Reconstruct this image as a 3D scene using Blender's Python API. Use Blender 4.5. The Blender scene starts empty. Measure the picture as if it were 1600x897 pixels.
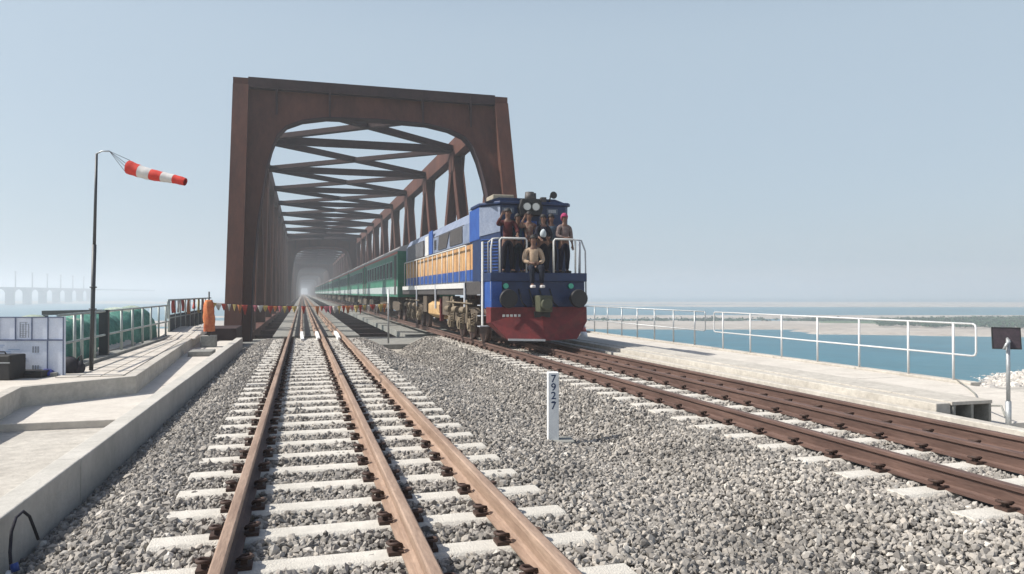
import bpy, math, random
import numpy as np
from mathutils import Vector, Matrix
R = math.radians
random.seed(7)
scn = bpy.context.scene
COL = scn.collection

# ------------------------------------------------------------------ camera
TH = R(15.9)
cam_d = bpy.data.cameras.new('camera'); cam = bpy.data.objects.new('camera', cam_d); COL.objects.link(cam)
cam.location = (0, 0, 1.40); cam.rotation_euler = (R(90.47), 0, -TH)
cam_d.sensor_width = 36; cam_d.lens = 25.875; cam_d.clip_start = 0.05; cam_d.clip_end = 9000
scn.camera = cam
# ------------------------------------------------------------------ sky and sun
SUN_EL, TX = R(45), (0.985, -0.17)        # shadows fall towards +X
world = bpy.data.worlds.new('World'); scn.world = world; world.use_nodes = True
nt = world.node_tree; bg = nt.nodes['Background']
sky = nt.nodes.new('ShaderNodeTexSky'); sky.sky_type = 'NISHITA'; sky.sun_disc = False
sky.sun_elevation = SUN_EL; sky.sun_rotation = R(-80); sky.air_density = 1.0; sky.dust_density = 2.0; sky.ozone_density = 1.0
sky.altitude = 0
# thin high overcast whitening the clear sky
mixn = nt.nodes.new('ShaderNodeMix'); mixn.data_type = 'RGBA'; mixn.inputs['Factor'].default_value = .55
mixn.inputs['B'].default_value = (3.85, 4.75, 5.5, 1)
tcw = nt.nodes.new('ShaderNodeTexCoord'); sxy = nt.nodes.new('ShaderNodeSeparateXYZ'); mrw = nt.nodes.new('ShaderNodeMapRange')
nt.links.new(tcw.outputs['Generated'], sxy.inputs[0]); nt.links.new(sxy.outputs['Z'], mrw.inputs['Value'])
mrw.interpolation_type = 'SMOOTHSTEP'
mrw.inputs['From Min'].default_value = .30; mrw.inputs['From Max'].default_value = .60; mrw.inputs['To Min'].default_value = .80; mrw.inputs['To Max'].default_value = 0.0
nt.links.new(mrw.outputs[0], mixn.inputs['Factor'])   # the haze layer whitens only the lower sky
nt.links.new(sky.outputs[0], mixn.inputs['A']); nt.links.new(mixn.outputs['Result'], bg.inputs['Color']); bg.inputs['Strength'].default_value = 0.105
sun_d = bpy.data.lights.new('sun', 'SUN'); sun = bpy.data.objects.new('sun', sun_d); COL.objects.link(sun)
sun_d.energy = 5.0; sun_d.angle = R(0.6); sun_d.color = (1.0, 0.95, 0.87)
_d = Vector((TX[0]*math.cos(SUN_EL), TX[1]*math.cos(SUN_EL), -math.sin(SUN_EL)))
sun.rotation_euler = _d.to_track_quat('-Z', 'Y').to_euler(); sun.location = (-40, 0, 60)
scn.view_settings.view_transform = 'Standard'; scn.view_settings.look = 'None'
scn.view_settings.exposure = 0.32; scn.view_settings.gamma = 1.0; scn.view_settings.use_curve_mapping = False
scn.render.engine = 'CYCLES'
scn.cycles.use_denoising = True
scn.cycles.max_bounces = 6; scn.cycles.volume_bounces = 1; scn.cycles.diffuse_bounces = 3
scn.cycles.caustics_reflective = False; scn.cycles.caustics_refractive = False
HAZE = 0.0016

# ------------------------------------------------------------------ helpers
def mat(name, col, rough=0.8, metal=0.0, var=0.12, scale=6.0, bump=0.0, bscale=40.0, col2=None, spec=0.5, stretch=None, emit=None):
    m = bpy.data.materials.new(name); m.use_nodes = True
    n = m.node_tree.nodes; L = m.node_tree.links; b = n['Principled BSDF']
    b.inputs['Roughness'].default_value = rough; b.inputs['Metallic'].default_value = metal
    b.inputs['Specular IOR Level'].default_value = spec
    tc = n.new('ShaderNodeTexCoord'); src = tc.outputs['Object']
    if stretch:
        mp = n.new('ShaderNodeMapping'); mp.inputs['Scale'].default_value = stretch
        L.new(src, mp.inputs[0]); src = mp.outputs[0]
    if var or col2:
        nz = n.new('ShaderNodeTexNoise'); nz.inputs['Scale'].default_value = scale; nz.inputs['Detail'].default_value = 5
        nz.inputs['Roughness'].default_value = 0.65
        L.new(src, nz.inputs['Vector'])
        rp = n.new('ShaderNodeValToRGB'); rp.color_ramp.elements[0].position = 0.3; rp.color_ramp.elements[1].position = 0.72
        c2 = col2 or tuple(min(1, c*(1+var)) for c in col)
        c1 = tuple(c*(1-var) for c in col) if not col2 else col
        rp.color_ramp.elements[0].color = (*c1, 1); rp.color_ramp.elements[1].color = (*c2, 1)
        L.new(nz.outputs['Fac'], rp.inputs[0])
        n2 = n.new('ShaderNodeTexNoise'); n2.inputs['Scale'].default_value = scale*7.3; n2.inputs['Detail'].default_value = 6; n2.inputs['Roughness'].default_value = .7
        L.new(src, n2.inputs['Vector']); mr = n.new('ShaderNodeMapRange'); mr.inputs['From Min'].default_value = .35; mr.inputs['From Max'].default_value = .68
        pale = min(col) > .33; mr.inputs['To Min'].default_value = .92 if pale else .80; mr.inputs['To Max'].default_value = 1.06 if pale else 1.12; L.new(n2.outputs['Fac'], mr.inputs['Value'])
        vm = n.new('ShaderNodeVectorMath'); vm.operation = 'SCALE'; L.new(rp.outputs[0], vm.inputs[0]); L.new(mr.outputs[0], vm.inputs['Scale']); L.new(vm.outputs[0], b.inputs['Base Color'])
    else:
        b.inputs['Base Color'].default_value = (*col, 1)
    if bump:
        nb = n.new('ShaderNodeTexNoise'); nb.inputs['Scale'].default_value = bscale; nb.inputs['Detail'].default_value = 4
        L.new(src, nb.inputs['Vector'])
        bp = n.new('ShaderNodeBump'); bp.inputs['Strength'].default_value = bump; bp.inputs['Distance'].default_value = 0.02
        L.new(nb.outputs['Fac'], bp.inputs['Height']); L.new(bp.outputs[0], b.inputs['Normal'])
    if emit:
        b.inputs['Emission Color'].default_value = (*emit[0], 1); b.inputs['Emission Strength'].default_value = emit[1]
    return m

class MB:
    """collects verts / faces; several materials by slot index"""
    def __init__(s): s.v = []; s.f = []; s.m = []; s.sm = []
    def add(s, v, f, m=0, smooth=False):
        o = len(s.v); s.v += [tuple(p) for p in v]
        s.f += [tuple(i+o for i in q) for q in f]; s.m += [m]*len(f); s.sm += [smooth]*len(f); return s
    def box(s, x0, x1, y0, y1, z0, z1, m=0, M=None):
        v = [(x, y, z) for z in (z0, z1) for y in (y0, y1) for x in (x0, x1)]
        if M: v = [M @ Vector(p) for p in v]
        return s.add(v, [(0,2,3,1), (4,5,7,6), (0,1,5,4), (2,6,7,3), (0,4,6,2), (1,3,7,5)], m)
    def bar(s, a, b, w, h, m=0, up=(0,0,1)):
        """box from a to b, w wide across, h deep along up"""
        a = Vector(a); b = Vector(b); t = (b-a).normalized(); u = Vector(up)
        x = t.cross(u)
        if x.length < 1e-4: x = t.cross(Vector((1,0,0)))
        x.normalize(); u = x.cross(t).normalized()
        v = []
        for p in (a, b):
            for (i, j) in ((-1,-1), (1,-1), (1,1), (-1,1)): v.append(p + x*i*w/2 + u*j*h/2)
        return s.add(v, [(3,2,1,0), (4,5,6,7), (0,1,5,4), (1,2,6,5), (2,3,7,6), (3,0,4,7)], m)
    def tube(s, pts, r, n=8, m=0, cap=True):
        pts = [Vector(p) for p in pts]; rs = r if isinstance(r, (list, tuple)) else [r]*len(pts)
        rings = []; prev = None; v = []
        for i, p in enumerate(pts):
            t = ((pts[i+1] if i+1 < len(pts) else p) - (pts[i-1] if i else p)).normalized()
            if prev is None:
                a = t.cross(Vector((0,0,1)))
                if a.length < 1e-3: a = t.cross(Vector((1,0,0)))
            else:
                a = prev - t*prev.dot(t)
            a.normalize(); prev = a; c = t.cross(a)
            for k in range(n):
                q = 2*math.pi*k/n; v.append(p + (a*math.cos(q) + c*math.sin(q))*rs[i])
        f = []
        for i in range(len(pts)-1):
            for k in range(n):
                f.append((i*n+k, (i+1)*n+k, (i+1)*n+(k+1)%n, i*n+(k+1)%n))
        s.add(v, f, m, True)
        if cap:
            o = len(s.v) - len(v); e = o + (len(pts)-1)*n
            s.f += [tuple(o+k for k in range(n)), tuple(e+k for k in range(n))[::-1]]; s.m += [m, m]; s.sm += [False, False]
        return s
    def prism(s, prof, y0, y1, m=0, axis='y', smooth=False):
        """profile (a,b) list; axis y: (x,z); axis x: (y,z); axis z: (x,y)"""
        n = len(prof)
        def P(a, b, t): return {'y': (a, t, b), 'x': (t, a, b), 'z': (a, b, t)}[axis]
        v = [P(a, b, y0) for a, b in prof] + [P(a, b, y1) for a, b in prof]
        f = [(i, (i+1) % n, n+(i+1) % n, n+i) for i in range(n)]
        s.add(v, f, m, smooth)
        o = len(s.v)-2*n
        s.f += [tuple(o+i for i in range(n))[::-1], tuple(o+n+i for i in range(n))]; s.m += [m, m]; s.sm += [False]*2
        return s
    def build(s, name, mats, parent=None, bevel=0, loc=None, fix=True):
        me = bpy.data.meshes.new(name); me.from_pydata(s.v, [], s.f)
        if not isinstance(mats, (list, tuple)): mats = [mats]
        for m in mats: me.materials.append(m)
        me.polygons.foreach_set('material_index', s.m); me.polygons.foreach_set('use_smooth', s.sm)
        if fix:
            import bmesh
            bm = bmesh.new(); bm.from_mesh(me); bmesh.ops.recalc_face_normals(bm, faces=bm.faces); bm.to_mesh(me); bm.free()
        o = bpy.data.objects.new(name, me); COL.objects.link(o)
        if parent: o.parent = parent
        if loc: o.location = loc
        if bevel:
            b = o.modifiers.new('bevel', 'BEVEL'); b.width = bevel; b.segments = 2; b.limit_method = 'ANGLE'
        return o

def tag(o, label=None, cat=None, group=None, kind=None):
    if label: o['label'] = label
    if cat: o['category'] = cat
    if group: o['group'] = group
    if kind: o['kind'] = kind
    return o
def struct(o): o['kind'] = 'structure'; return o
def empty(name, loc=(0,0,0), rz=0, parent=None):
    o = bpy.data.objects.new(name, None); COL.objects.link(o); o.location = loc; o.rotation_euler = (0,0,rz); o.empty_display_size = .2
    if parent: o.parent = parent
    return o
KIDS = {}
def kids(o): return [c for c in bpy.data.objects if c.parent == o]
def copy_tree(o, parent=None, cache=None):
    c = o.copy(); COL.objects.link(c); c.parent = parent
    for ch in (cache[o.name] if cache is not None else kids(o)): copy_tree(ch, c, cache)
    return c
def tree_cache(o):
    d = {}
    def rec(a):
        d[a.name] = kids(a)
        for k in d[a.name]: rec(k)
    rec(o); return d
def W(px, py, D):
    r = (px-800)/1150*D; return Vector((D*math.sin(TH)+r*math.cos(TH), D*math.cos(TH)-r*math.sin(TH), 1.4+(458-py)/1150*D))

# ------------------------------------------------------------------ materials
M = {}
M['rust_steel'] = mat('weathering_steel', (0.048, 0.017, 0.011), .75, 0, scale=.7, col2=(0.120, 0.044, 0.027), bump=.15, bscale=8, stretch=(1,1,.25), spec=.3)
M['rust_brace'] = mat('bracing_steel_shaded', (0.026, 0.016, 0.018), .8, 0, scale=.8, col2=(0.05, 0.028, 0.028), spec=.25)  # darker, purpler copy of the truss steel with the shade painted in
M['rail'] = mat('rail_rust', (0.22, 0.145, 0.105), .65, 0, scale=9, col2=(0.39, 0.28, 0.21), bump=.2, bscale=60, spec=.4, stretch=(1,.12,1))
M['rail_dark'] = mat('rail_rust_dark_and_shade', (0.070, 0.040, 0.032), .6, 0, scale=9, col2=(0.16, 0.098, 0.078), bump=.2, bscale=60, spec=.4, stretch=(1,.12,1))  # darker rust; also paints the shaded right side of the tan rails
M['clip'] = mat('clip_rust', (0.030, 0.017, 0.013), .7, .1, scale=20, col2=(0.085, 0.045, 0.032))
M['sleeper'] = mat('sleeper_concrete', (0.48, 0.455, 0.405), .9, scale=3, col2=(0.64, 0.61, 0.55), bump=.5, bscale=90)
M['conc'] = mat('pale_concrete', (0.40, 0.372, 0.328), .9, scale=1.2, col2=(0.53, 0.50, 0.445), bump=.3, bscale=30)
M['conc2'] = mat('worn_concrete', (0.48, 0.445, 0.395), .9, scale=1.8, col2=(0.62, 0.58, 0.52), bump=.3, bscale=30)
M['conc_gray'] = mat('grey_concrete', (0.19, 0.19, 0.175), .9, scale=2, col2=(0.29, 0.29, 0.265), bump=.3, bscale=30)
M['galv'] = mat('galvanised_steel', (0.42, 0.44, 0.45), .45, .5, scale=20, var=.15)
M['white'] = mat('white_paint', (0.78, 0.79, 0.80), .5, scale=8, var=.06)
M['railwhite'] = mat('railing_white', (0.60, 0.61, 0.61), .5, scale=8, var=.08)
M['black'] = mat('black_paint', (0.012, 0.012, 0.013), .6, var=.3)
M['black_soft'] = mat('black_fabric', (0.01, 0.01, 0.014), .9, scale=12, col2=(0.02, 0.02, 0.035))

# ------------------------------------------------------------------ terrain, water
def wavy(p, s): return math.sin(p*s+1.3)*.6 + math.sin(p*s*2.31+.4)*.4
def shore_dist(x, y):
    """>0 : distance inland of the near shore on the right side of the line"""
    # shoreline passes (30,48) (62,64) (105,86) (260,150)
    pts = [(-200,-4),(-9,34),(14,38),(30,46),(62,64.5),(105,86),(260,150),(900,420)]
    for (a, b) in zip(pts, pts[1:]):
        if a[0] <= x <= b[0]:
            t = (x-a[0])/(b[0]-a[0]); return a[1]+t*(b[1]-a[1]) - y + wavy(x, .09)*2.2
    return -50 if x < -200 else 800 - y
def terrain_z(x, y):
    dx = max(-9.5-x, x-15.0, 0); dy = max(y-31.5, 0) if x < 11.9 else max(y-11.3, 0)
    if x >= 11.9 and y > 11.3: dx = max(dx, 0)
    d = math.hypot(dx, dy)
    z = -0.62 - d*.55
    sd = shore_dist(x, y)
    flat = -8.9 + wavy(x+y, .07)*.22
    z = max(z, flat)
    if sd < 9: z = min(z, flat - (9-sd)*.17)
    return max(z, -13)
xs = np.unique(np.concatenate([np.linspace(-1500,-60,30), np.linspace(-60,-12,20), np.linspace(-12,16,36), np.linspace(16,130,100), np.linspace(130,1500,40)]))
ys = np.unique(np.concatenate([np.linspace(-1200,-60,24), np.linspace(-60,-4,12), np.linspace(-4,36,50), np.linspace(36,140,80), np.linspace(140,620,40)]))
v = [(x, y, terrain_z(x, y)) for y in ys for x in xs]
nx = len(xs)
f = [(j*nx+i, j*nx+i+1, (j+1)*nx+i+1, (j+1)*nx+i) for j in range(len(ys)-1) for i in range(nx-1)]
M['land'] = mat('pale_riverbank', (0.30, 0.275, 0.23), .95, scale=.35, col2=(0.48, 0.45, 0.39), bump=.8, bscale=2)
g = MB().add(v, f, 0, True).build('ground', M['land'], fix=False); struct(g)
M['water'] = mat('river_water', (0.022, 0.125, 0.175), .45, 0, scale=.01, col2=(0.04, 0.165, 0.215), spec=.22)
n = M['water'].node_tree.nodes; L = M['water'].node_tree.links
nb = n.new('ShaderNodeTexNoise'); nb.inputs['Scale'].default_value = .35; nb.inputs['Detail'].default_value = 6
bp = n.new('ShaderNodeBump'); bp.inputs['Strength'].default_value = .35; bp.inputs['Distance'].default_value = .5
tc = n.new('ShaderNodeTexCoord'); L.new(tc.outputs['Object'], nb.inputs['Vector']); L.new(nb.outputs['Fac'], bp.inputs['Height']); L.new(bp.outputs[0], n['Principled BSDF'].inputs['Normal'])
w_ = MB().add([(-2600,-1400,-10), (2600,-1400,-10), (2600,3400,-10), (-2600,3400,-10)], [(0,1,2,3)]).build('water', M['water'], fix=False); struct(w_)

# sand bars and green field across the river: real low islands
def island(name, X, Y, rx, ry, rot, ztop, m, seed, n=90, edge=.25):
    rnd = random.Random(seed); ph = [rnd.uniform(0, 6.3) for _ in range(6)]
    def rad(a, k): return k*(1+.10*math.sin(2*a+ph[0])+.07*math.sin(3*a+ph[1])+.05*math.sin(7*a+ph[2])+.03*math.sin(13*a+ph[3])+.015*math.sin(31*a+ph[4]))
    v = [(0, 0, ztop)]; rings = [(.5, ztop+.15), (.8, ztop), (.95, ztop-.25), (1.0, -10.4)]
    c, s = math.cos(rot), math.sin(rot)
    for (k, z) in rings:
        for i in range(n):
            a = 2*math.pi*i/n; x = rad(a, k)*rx*math.cos(a); y = rad(a, k)*ry*math.sin(a)
            v.append((x*c-y*s, x*s+y*c, z))
    f = [(0, 1+i, 1+(i+1) % n) for i in range(n)]
    for r in range(len(rings)-1):
        for i in range(n): f.append((1+r*n+i, 1+(r+1)*n+i, 1+(r+1)*n+(i+1) % n, 1+r*n+(i+1) % n))
    o = MB().add(v, f, 0, True).build(name, m, loc=(X, Y, 0), fix=False); return struct(o)
def at(px, D):
    p = W(px, 458, D); return p.x, p.y
M['sand'] = mat('river_sand', (0.34, 0.29, 0.24), .95, scale=.05, col2=(0.48, 0.43, 0.37), stretch=(1, 1, 1))
M['field'] = mat('green_field', (0.045, 0.085, 0.04), .95, scale=.03, col2=(0.10, 0.16, 0.075))
rotc = -TH
x, y = at(1150, 258); island('sand', x, y, 250, 36, rotc-R(4), -9.25, M['sand'], 3)
x, y = at(1750, 212); island('sand', x, y, 90, 26, rotc, -9.3, M['sand'], 4)
x, y = at(1960, 262); island('land', x, y, 150, 56, rotc, -8.7, M['field'], 5)
x, y = at(1150, 345); island('sand_bar', x, y, 240, 22, rotc, -9.4, M['sand'], 8)
x, y = at(1700, 640); island('sand_bar', x, y, 420, 60, rotc, -9.0, M['sand'], 11)
x, y = at(900, 820); island('sand_bar', x, y, 700, 70, rotc, -9.0, M['sand'], 12)
x, y = at(-420, 900); island('sand_bar', x, y, 500, 90, R(-10), -9.0, M['sand'], 13)

# ------------------------------------------------------------------ trackbed
def ballast_z(x, y):
    v = 0.0
    if x < -1.2: v = -(min(-1.2-x, .8))*.42
    if 2.1 < x < 4.3:
        t = (x-2.1)/2.2; dep = .16 + .30*min(max((y-6)/20, 0), 1)
        c = (1-abs(2*t-1)); v = -dep*min(1, c*1.15)
    return -.197 + v
Y_END = 26.6
xs = np.linspace(-2.2, 7.75, 150); ys = np.concatenate([np.linspace(-5, 16, 300), np.linspace(16.1, Y_END, 90)])
rng = np.random.RandomState(4)
v = [(x, y, ballast_z(x, y)-.018+rng.uniform(-.012, .012)) for y in ys for x in xs]
nx = len(xs)
f = [(j*nx+i, j*nx+i+1, (j+1)*nx+i+1, (j+1)*nx+i) for j in range(len(ys)-1) for i in range(nx-1)]
# stone material: colour per stone
def stone_mat(name, k=1.0, island=True):
    m = bpy.data.materials.new(name); m.use_nodes = True; n = m.node_tree.nodes; L = m.node_tree.links; b = n['Principled BSDF']
    b.inputs['Roughness'].default_value = .92; b.inputs['Specular IOR Level'].default_value = .25
    rp = n.new('ShaderNodeValToRGB'); e = rp.color_ramp.elements
    cols = [(0, (.18,.168,.155)), (.2, (.27,.252,.23)), (.5, (.345,.322,.292)), (.75, (.40,.372,.335)), (.9, (.45,.41,.36)), (1, (.60,.57,.52))]
    e[0].position = 0; e[0].color = (*[c*k for c in cols[0][1]], 1); e[1].position = 1; e[1].color = (*[c*k for c in cols[-1][1]], 1)
    for p, c in cols[1:-1]:
        q = e.new(p); q.color = (*[a*k for a in c], 1)
    if island:
        g = n.new('ShaderNodeNewGeometry'); L.new(g.outputs['Random Per Island'], rp.inputs[0])
    else:
        tc = n.new('ShaderNodeTexCoord'); vo = n.new('ShaderNodeTexVoronoi'); vo.inputs['Scale'].default_value = 20
        L.new(tc.outputs['Object'], vo.inputs['Vector']); sp = n.new('ShaderNodeSeparateColor'); L.new(vo.outputs['Color'], sp.inputs[0]); L.new(sp.outputs[0], rp.inputs[0])
        bp = n.new('ShaderNodeBump'); bp.inputs['Distance'].default_value = .05; bp.inputs['Strength'].default_value = 1; bp.invert = True
        L.new(vo.outputs['Distance'], bp.inputs['Height']); L.new(bp.outputs[0], b.inputs['Normal'])
    tc = n.new('ShaderNodeTexCoord'); nz = n.new('ShaderNodeTexNoise'); nz.inputs['Scale'].default_value = .8
    nz.inputs['Detail'].default_value = 3
    L.new(tc.outputs['Object'], nz.inputs['Vector']); mr = n.new('ShaderNodeMapRange')
    mr.inputs['From Min'].default_value = .3; mr.inputs['From Max'].default_value = .7; mr.inputs['To Min'].default_value = .82; mr.inputs['To Max'].default_value = 1.15
    L.new(nz.outputs['Fac'], mr.inputs['Value'])
    mx = n.new('ShaderNodeVectorMath'); mx.operation = 'SCALE'; L.new(rp.outputs[0], mx.inputs[0]); L.new(mr.outputs[0], mx.inputs['Scale'])
    L.new(mx.outputs[0], b.inputs['Base Color']); return m
M['stone'] = stone_mat('ballast_stone', .88); M['bed'] = stone_mat('ballast_bed', .45, False)  # bed much darker than the stones: paints the shade in their gaps
struct(MB().add(v, f, 0, True).build('ground_ballast_bed', M['bed'], fix=False)).name = 'ballast_ground'

SL_L = [2.08+.6*k for k in range(41)]; SL_L = [y for y in SL_L if y < 26.3]
SL_R = [2.36+.6*k for k in range(41)]; SL_R = [y for y in SL_R if y < 26.3]
RAILS_L = (-.42, .65, 1.32); RAILS_R = (5.0, 6.07, 6.74)
KM = (2.87, 8.3)

def scatter(step, y0, y1, size, seed, x0=-1.86, x1=7.55):
    r = np.random.RandomState(seed)
    gx, gy = np.meshgrid(np.arange(x0, x1, step), np.arange(y0, y1, step))
    p = np.stack([gx.ravel(), gy.ravel()], 1) + r.uniform(-.5, .5, (gx.size, 2))*step
    # keep what lies within a generous view wedge
    X, Y = p[:, 0], p[:, 1]
    keep = (X < 1.45*Y+1.2) & (X > -.5*Y-1.0)
    for ys_, xc in ((SL_L, .45), (SL_R, 5.87)):
        for sy in ys_:
            ins = (np.abs(Y-sy) < .095) & (np.abs(X-xc) < 1.375)
            keep &= ~(ins & (r.rand(len(p)) > .05))
    for rx in RAILS_L+RAILS_R: keep &= np.abs(X-rx) > .095
    keep &= ~((np.abs(X-KM[0]) < .12) & (np.abs(Y-KM[1]) < .12))
    p = p[keep]; n = len(p)
    z = np.array([ballast_z(a, b) for a, b in p]) + r.uniform(-.014, .016, n)
    sc = size*0.84*(r.uniform(.45, 1.0, n)**1.0+.35*(r.rand(n) < .12))[:, None]*1.15*r.uniform(.6, 1.3, (n, 3))
    return np.column_stack([p, z]), sc
def ico():
    t = (1+5**.5)/2
    v = np.array([(-1,t,0),(1,t,0),(-1,-t,0),(1,-t,0),(0,-1,t),(0,1,t),(0,-1,-t),(0,1,-t),(t,0,-1),(t,0,1),(-t,0,-1),(-t,0,1)], float)/math.sqrt(1+t*t)
    f = np.array([(0,11,5),(0,5,1),(0,1,7),(0,7,10),(0,10,11),(1,5,9),(5,11,4),(11,10,2),(10,7,6),(7,1,8),(3,9,4),(3,4,2),(3,2,6),(3,6,8),(3,8,9),(4,9,5),(2,4,11),(6,2,10),(8,6,7),(9,8,1)])
    return v, f
def stones_obj(name, P, S, m, seed):
    r = np.random.RandomState(seed); n = len(P); V, F = ico()
    v = V[None]*(1+r.uniform(-.10, .35, (n, 12, 1))) + r.uniform(-.14, .14, (n, 12, 3))
    # a few clipped flat sides
    for _ in range(5):
        d = r.normal(size=(n, 3)); d /= np.linalg.norm(d, axis=1)[:, None]
        h = np.einsum('nij,nj->ni', v, d); over = np.clip(h-r.uniform(.38, .75, (n, 1)), 0, None); v -= over[:, :, None]*d[:, None, :]
    v *= S[:, None, :]*.5
    q = r.normal(size=(n, 4)); q /= np.linalg.norm(q, axis=1)[:, None]; a, b, c, d = q.T
    Rm = np.stack([1-2*(c*c+d*d), 2*(b*c-a*d), 2*(b*d+a*c), 2*(b*c+a*d), 1-2*(b*b+d*d), 2*(c*d-a*b), 2*(b*d-a*c), 2*(c*d+a*b), 1-2*(b*b+c*c)], 1).reshape(n, 3, 3)
    v = np.einsum('nij,nkj->nki', Rm, v) + P[:, None, :]
    f = F[None] + (np.arange(n)*12)[:, None, None]
    me = bpy.data.meshes.new(name); me.vertices.add(n*12); me.vertices.foreach_set('co', v.astype(np.float32).ravel())
    me.loops.add(n*60); me.loops.foreach_set('vertex_index', f.astype(np.int32).ravel())
    me.polygons.add(n*20); me.polygons.foreach_set('loop_start', np.arange(0, n*60, 3, dtype=np.int32))
    me.update(calc_edges=True); me.polygons.foreach_set('use_smooth', np.zeros(n*20, dtype=bool)); me.update(); me.materials.append(m)
    o = bpy.data.objects.new(name, me); COL.objects.link(o); return o
A = [scatter(.0325, 1.6, 8.5, .060, 1), scatter(.043, 8.5, 15, .064, 2), scatter(.07, 15, Y_END-.05, .08, 3)]
P = np.concatenate([a[0] for a in A]); S = np.concatenate([a[1] for a in A])
o = stones_obj('gravel', P, S, M['stone'], 9)
tag(o, 'grey crushed stone ballast spread around both tracks', kind='stuff')
print('stones', len(P))

# sleepers with fastenings
def sleeper_mesh():
    prof = [(-.15,-.42), (.15,-.42), (.12,-.195), (.088,-.17), (-.088,-.17), (-.12,-.195)]
    return MB().prism(prof, -1.375, 1.375, axis='x')
def clip_mb(side):
    b = MB()
    b.box(-.045 + side*.105, .045 + side*.105, -.055, .055, -.172, -.148)
    cx = side*.105
    pts = [(cx-side*.035, .035, -.135), (cx-side*.01, .05, -.118), (cx+side*.028, .045, -.112), (cx+side*.045, .01, -.108), (cx+side*.035, -.035, -.104), (cx, -.05, -.10), (cx-side*.03, -.035, -.108), (cx-side*.04, -.005, -.13)]
    b.tube(pts, .0115, 6)
    b.box(cx-.018, cx+.018, -.018, .018, -.15, -.118)
    return b
def rail_things():
    out = []
    for track, ysl, xc, rails, lab, grp in (('l', SL_L, .45, RAILS_L, 'pale concrete sleeper bedded in ballast under the three rails of the empty track', 'sleepers of the empty track'),
                                  ('r', SL_R, 5.87, RAILS_R, "pale concrete sleeper under the three rails of the locomotive's track", "sleepers of the locomotive's track")):
        root = tag(sleeper_mesh().build('sleeper', M['sleeper'], bevel=.008), lab, 'sleeper', grp)
        root.location = (xc, ysl[0], 0)
        for rx in rails:
            for sd in (-1, 1):
                if track == 'r' and sd == 1 and rx > 5.5: continue
                if rx > 6 and sd == -1 and False: continue
                c = clip_mb(sd).build('rail_clip', M['clip'], root); c.location = (rx-xc, 0, 0)
        cache = tree_cache(root)
        for y in ysl[1:]:
            c = copy_tree(root, None, cache); c.location = (xc + random.uniform(-.012, .012), y + random.uniform(-.008, .008), random.uniform(-.003, .003))
            c.rotation_euler = (0, 0, random.uniform(-.004, .004))
rail_things()

def rail_prof(x, z=0, s=1):
    half = [(0,0), (.026,-.001), (.035,-.008), (.036,-.036), (.011,-.052), (.0085,-.135), (.03,-.15), (.075,-.159), (.075,-.17), (0,-.17)]
    p = half[:-1] + [(0,-.17)] + [(-a, b) for a, b in half[-2:0:-1]]
    return [(x+a*s, z+b*s) for a, b in p]
names = {-.42: 'rusty rail on the far left of the empty track', .65: 'middle rusty rail of the empty track', 1.32: 'right hand rusty rail of the empty track, passing the kilometre post',
         5.0: 'rusty rail nearest the kilometre post on the locomotive track', 6.07: 'middle rusty rail running under the locomotive', 6.74: 'rusty rail beside the pale concrete walkway'}
for x in RAILS_L+RAILS_R:
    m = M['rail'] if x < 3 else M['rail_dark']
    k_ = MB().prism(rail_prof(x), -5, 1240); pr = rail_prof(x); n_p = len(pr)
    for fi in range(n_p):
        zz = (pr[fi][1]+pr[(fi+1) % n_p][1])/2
        if zz < -.04 and pr[fi][0] > x: k_.m[fi] = 1  # shade painted on the right of web and foot only
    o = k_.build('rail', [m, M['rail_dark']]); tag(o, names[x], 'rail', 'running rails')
# guard rails on the bridge, white painted flared ends
for x, d, nm in ((-.02, .0, 'left'), (.50, 0, 'mid'), (1.17, 0, 'right')):
    r_ = empty('guard_rail', (x, 25.4, 0)); tag(r_, {'left': 'guard rail with white painted end between the left and middle rails', 'mid': 'guard rail with white painted end just left of the middle rail', 'right': 'guard rail with white painted end beside the right rail of the empty track'}[nm], 'guard rail', 'guard rails at the bridge entrance')
    MB().prism(rail_prof(0, -.005, .95), 2.6, 500).build('rail_bar', M['rail'], r_)
    b = MB(); b.bar((.03, 0, -.17), (0, 1.1, -.055), .10, .11); b.bar((0, 1.1, -.055), (0, 2.6, -.055), .10, .11)
    b.build('white_end', M['white'], r_)

# bridge approach slab and V-shaped ballast retainer
struct(MB().box(-2.2, 8.9, Y_END, 31.2, -1.6, -.44).build('ground', M['conc_gray'], bevel=.01)).name = 'approach_slab_ground'
vv = [(x, ballast_z(x, Y_END)+.03) for x in np.linspace(-2.0, 7.7, 60)]
prof = [(7.7, -1.5)] + [] 
prof = vv + [(7.7, -.46), (-2.0, -.46)] if False else vv[::-1]
b = MB()
for a, c in zip(vv, vv[1:]):
    lo = -.9
    b.add([(a[0], Y_END, lo), (c[0], Y_END, lo), (c[0], Y_END, c[1]), (a[0], Y_END, a[1]), (a[0], Y_END+.08, lo), (c[0], Y_END+.08, lo), (c[0], Y_END+.08, c[1]), (a[0], Y_END+.08, a[1])],
          [(0,1,2,3), (5,4,7,6), (3,2,6,7)])
o = b.build('ballast_retaining_wall', M['conc'], fix=False); struct(o); o.name = 'ballast_wall'
# track bed slabs through the bridge
struct(MB().box(-1.15, 2.3, 31.2, 1240, -.62, -.36).build('track_slab_ground', M['conc_gray'])).name = 'empty_track_floor'
struct(MB().box(4.2, 7.6, 31.2, 1240, -.62, -.36).build('track_slab_ground', M['conc_gray'])).name = 'train_track_floor'
# abutment
struct(MB().box(-9, 11.8, 12, 31.8, -9.6, -.66).build('abutment_wall', M['conc_gray']))

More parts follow.
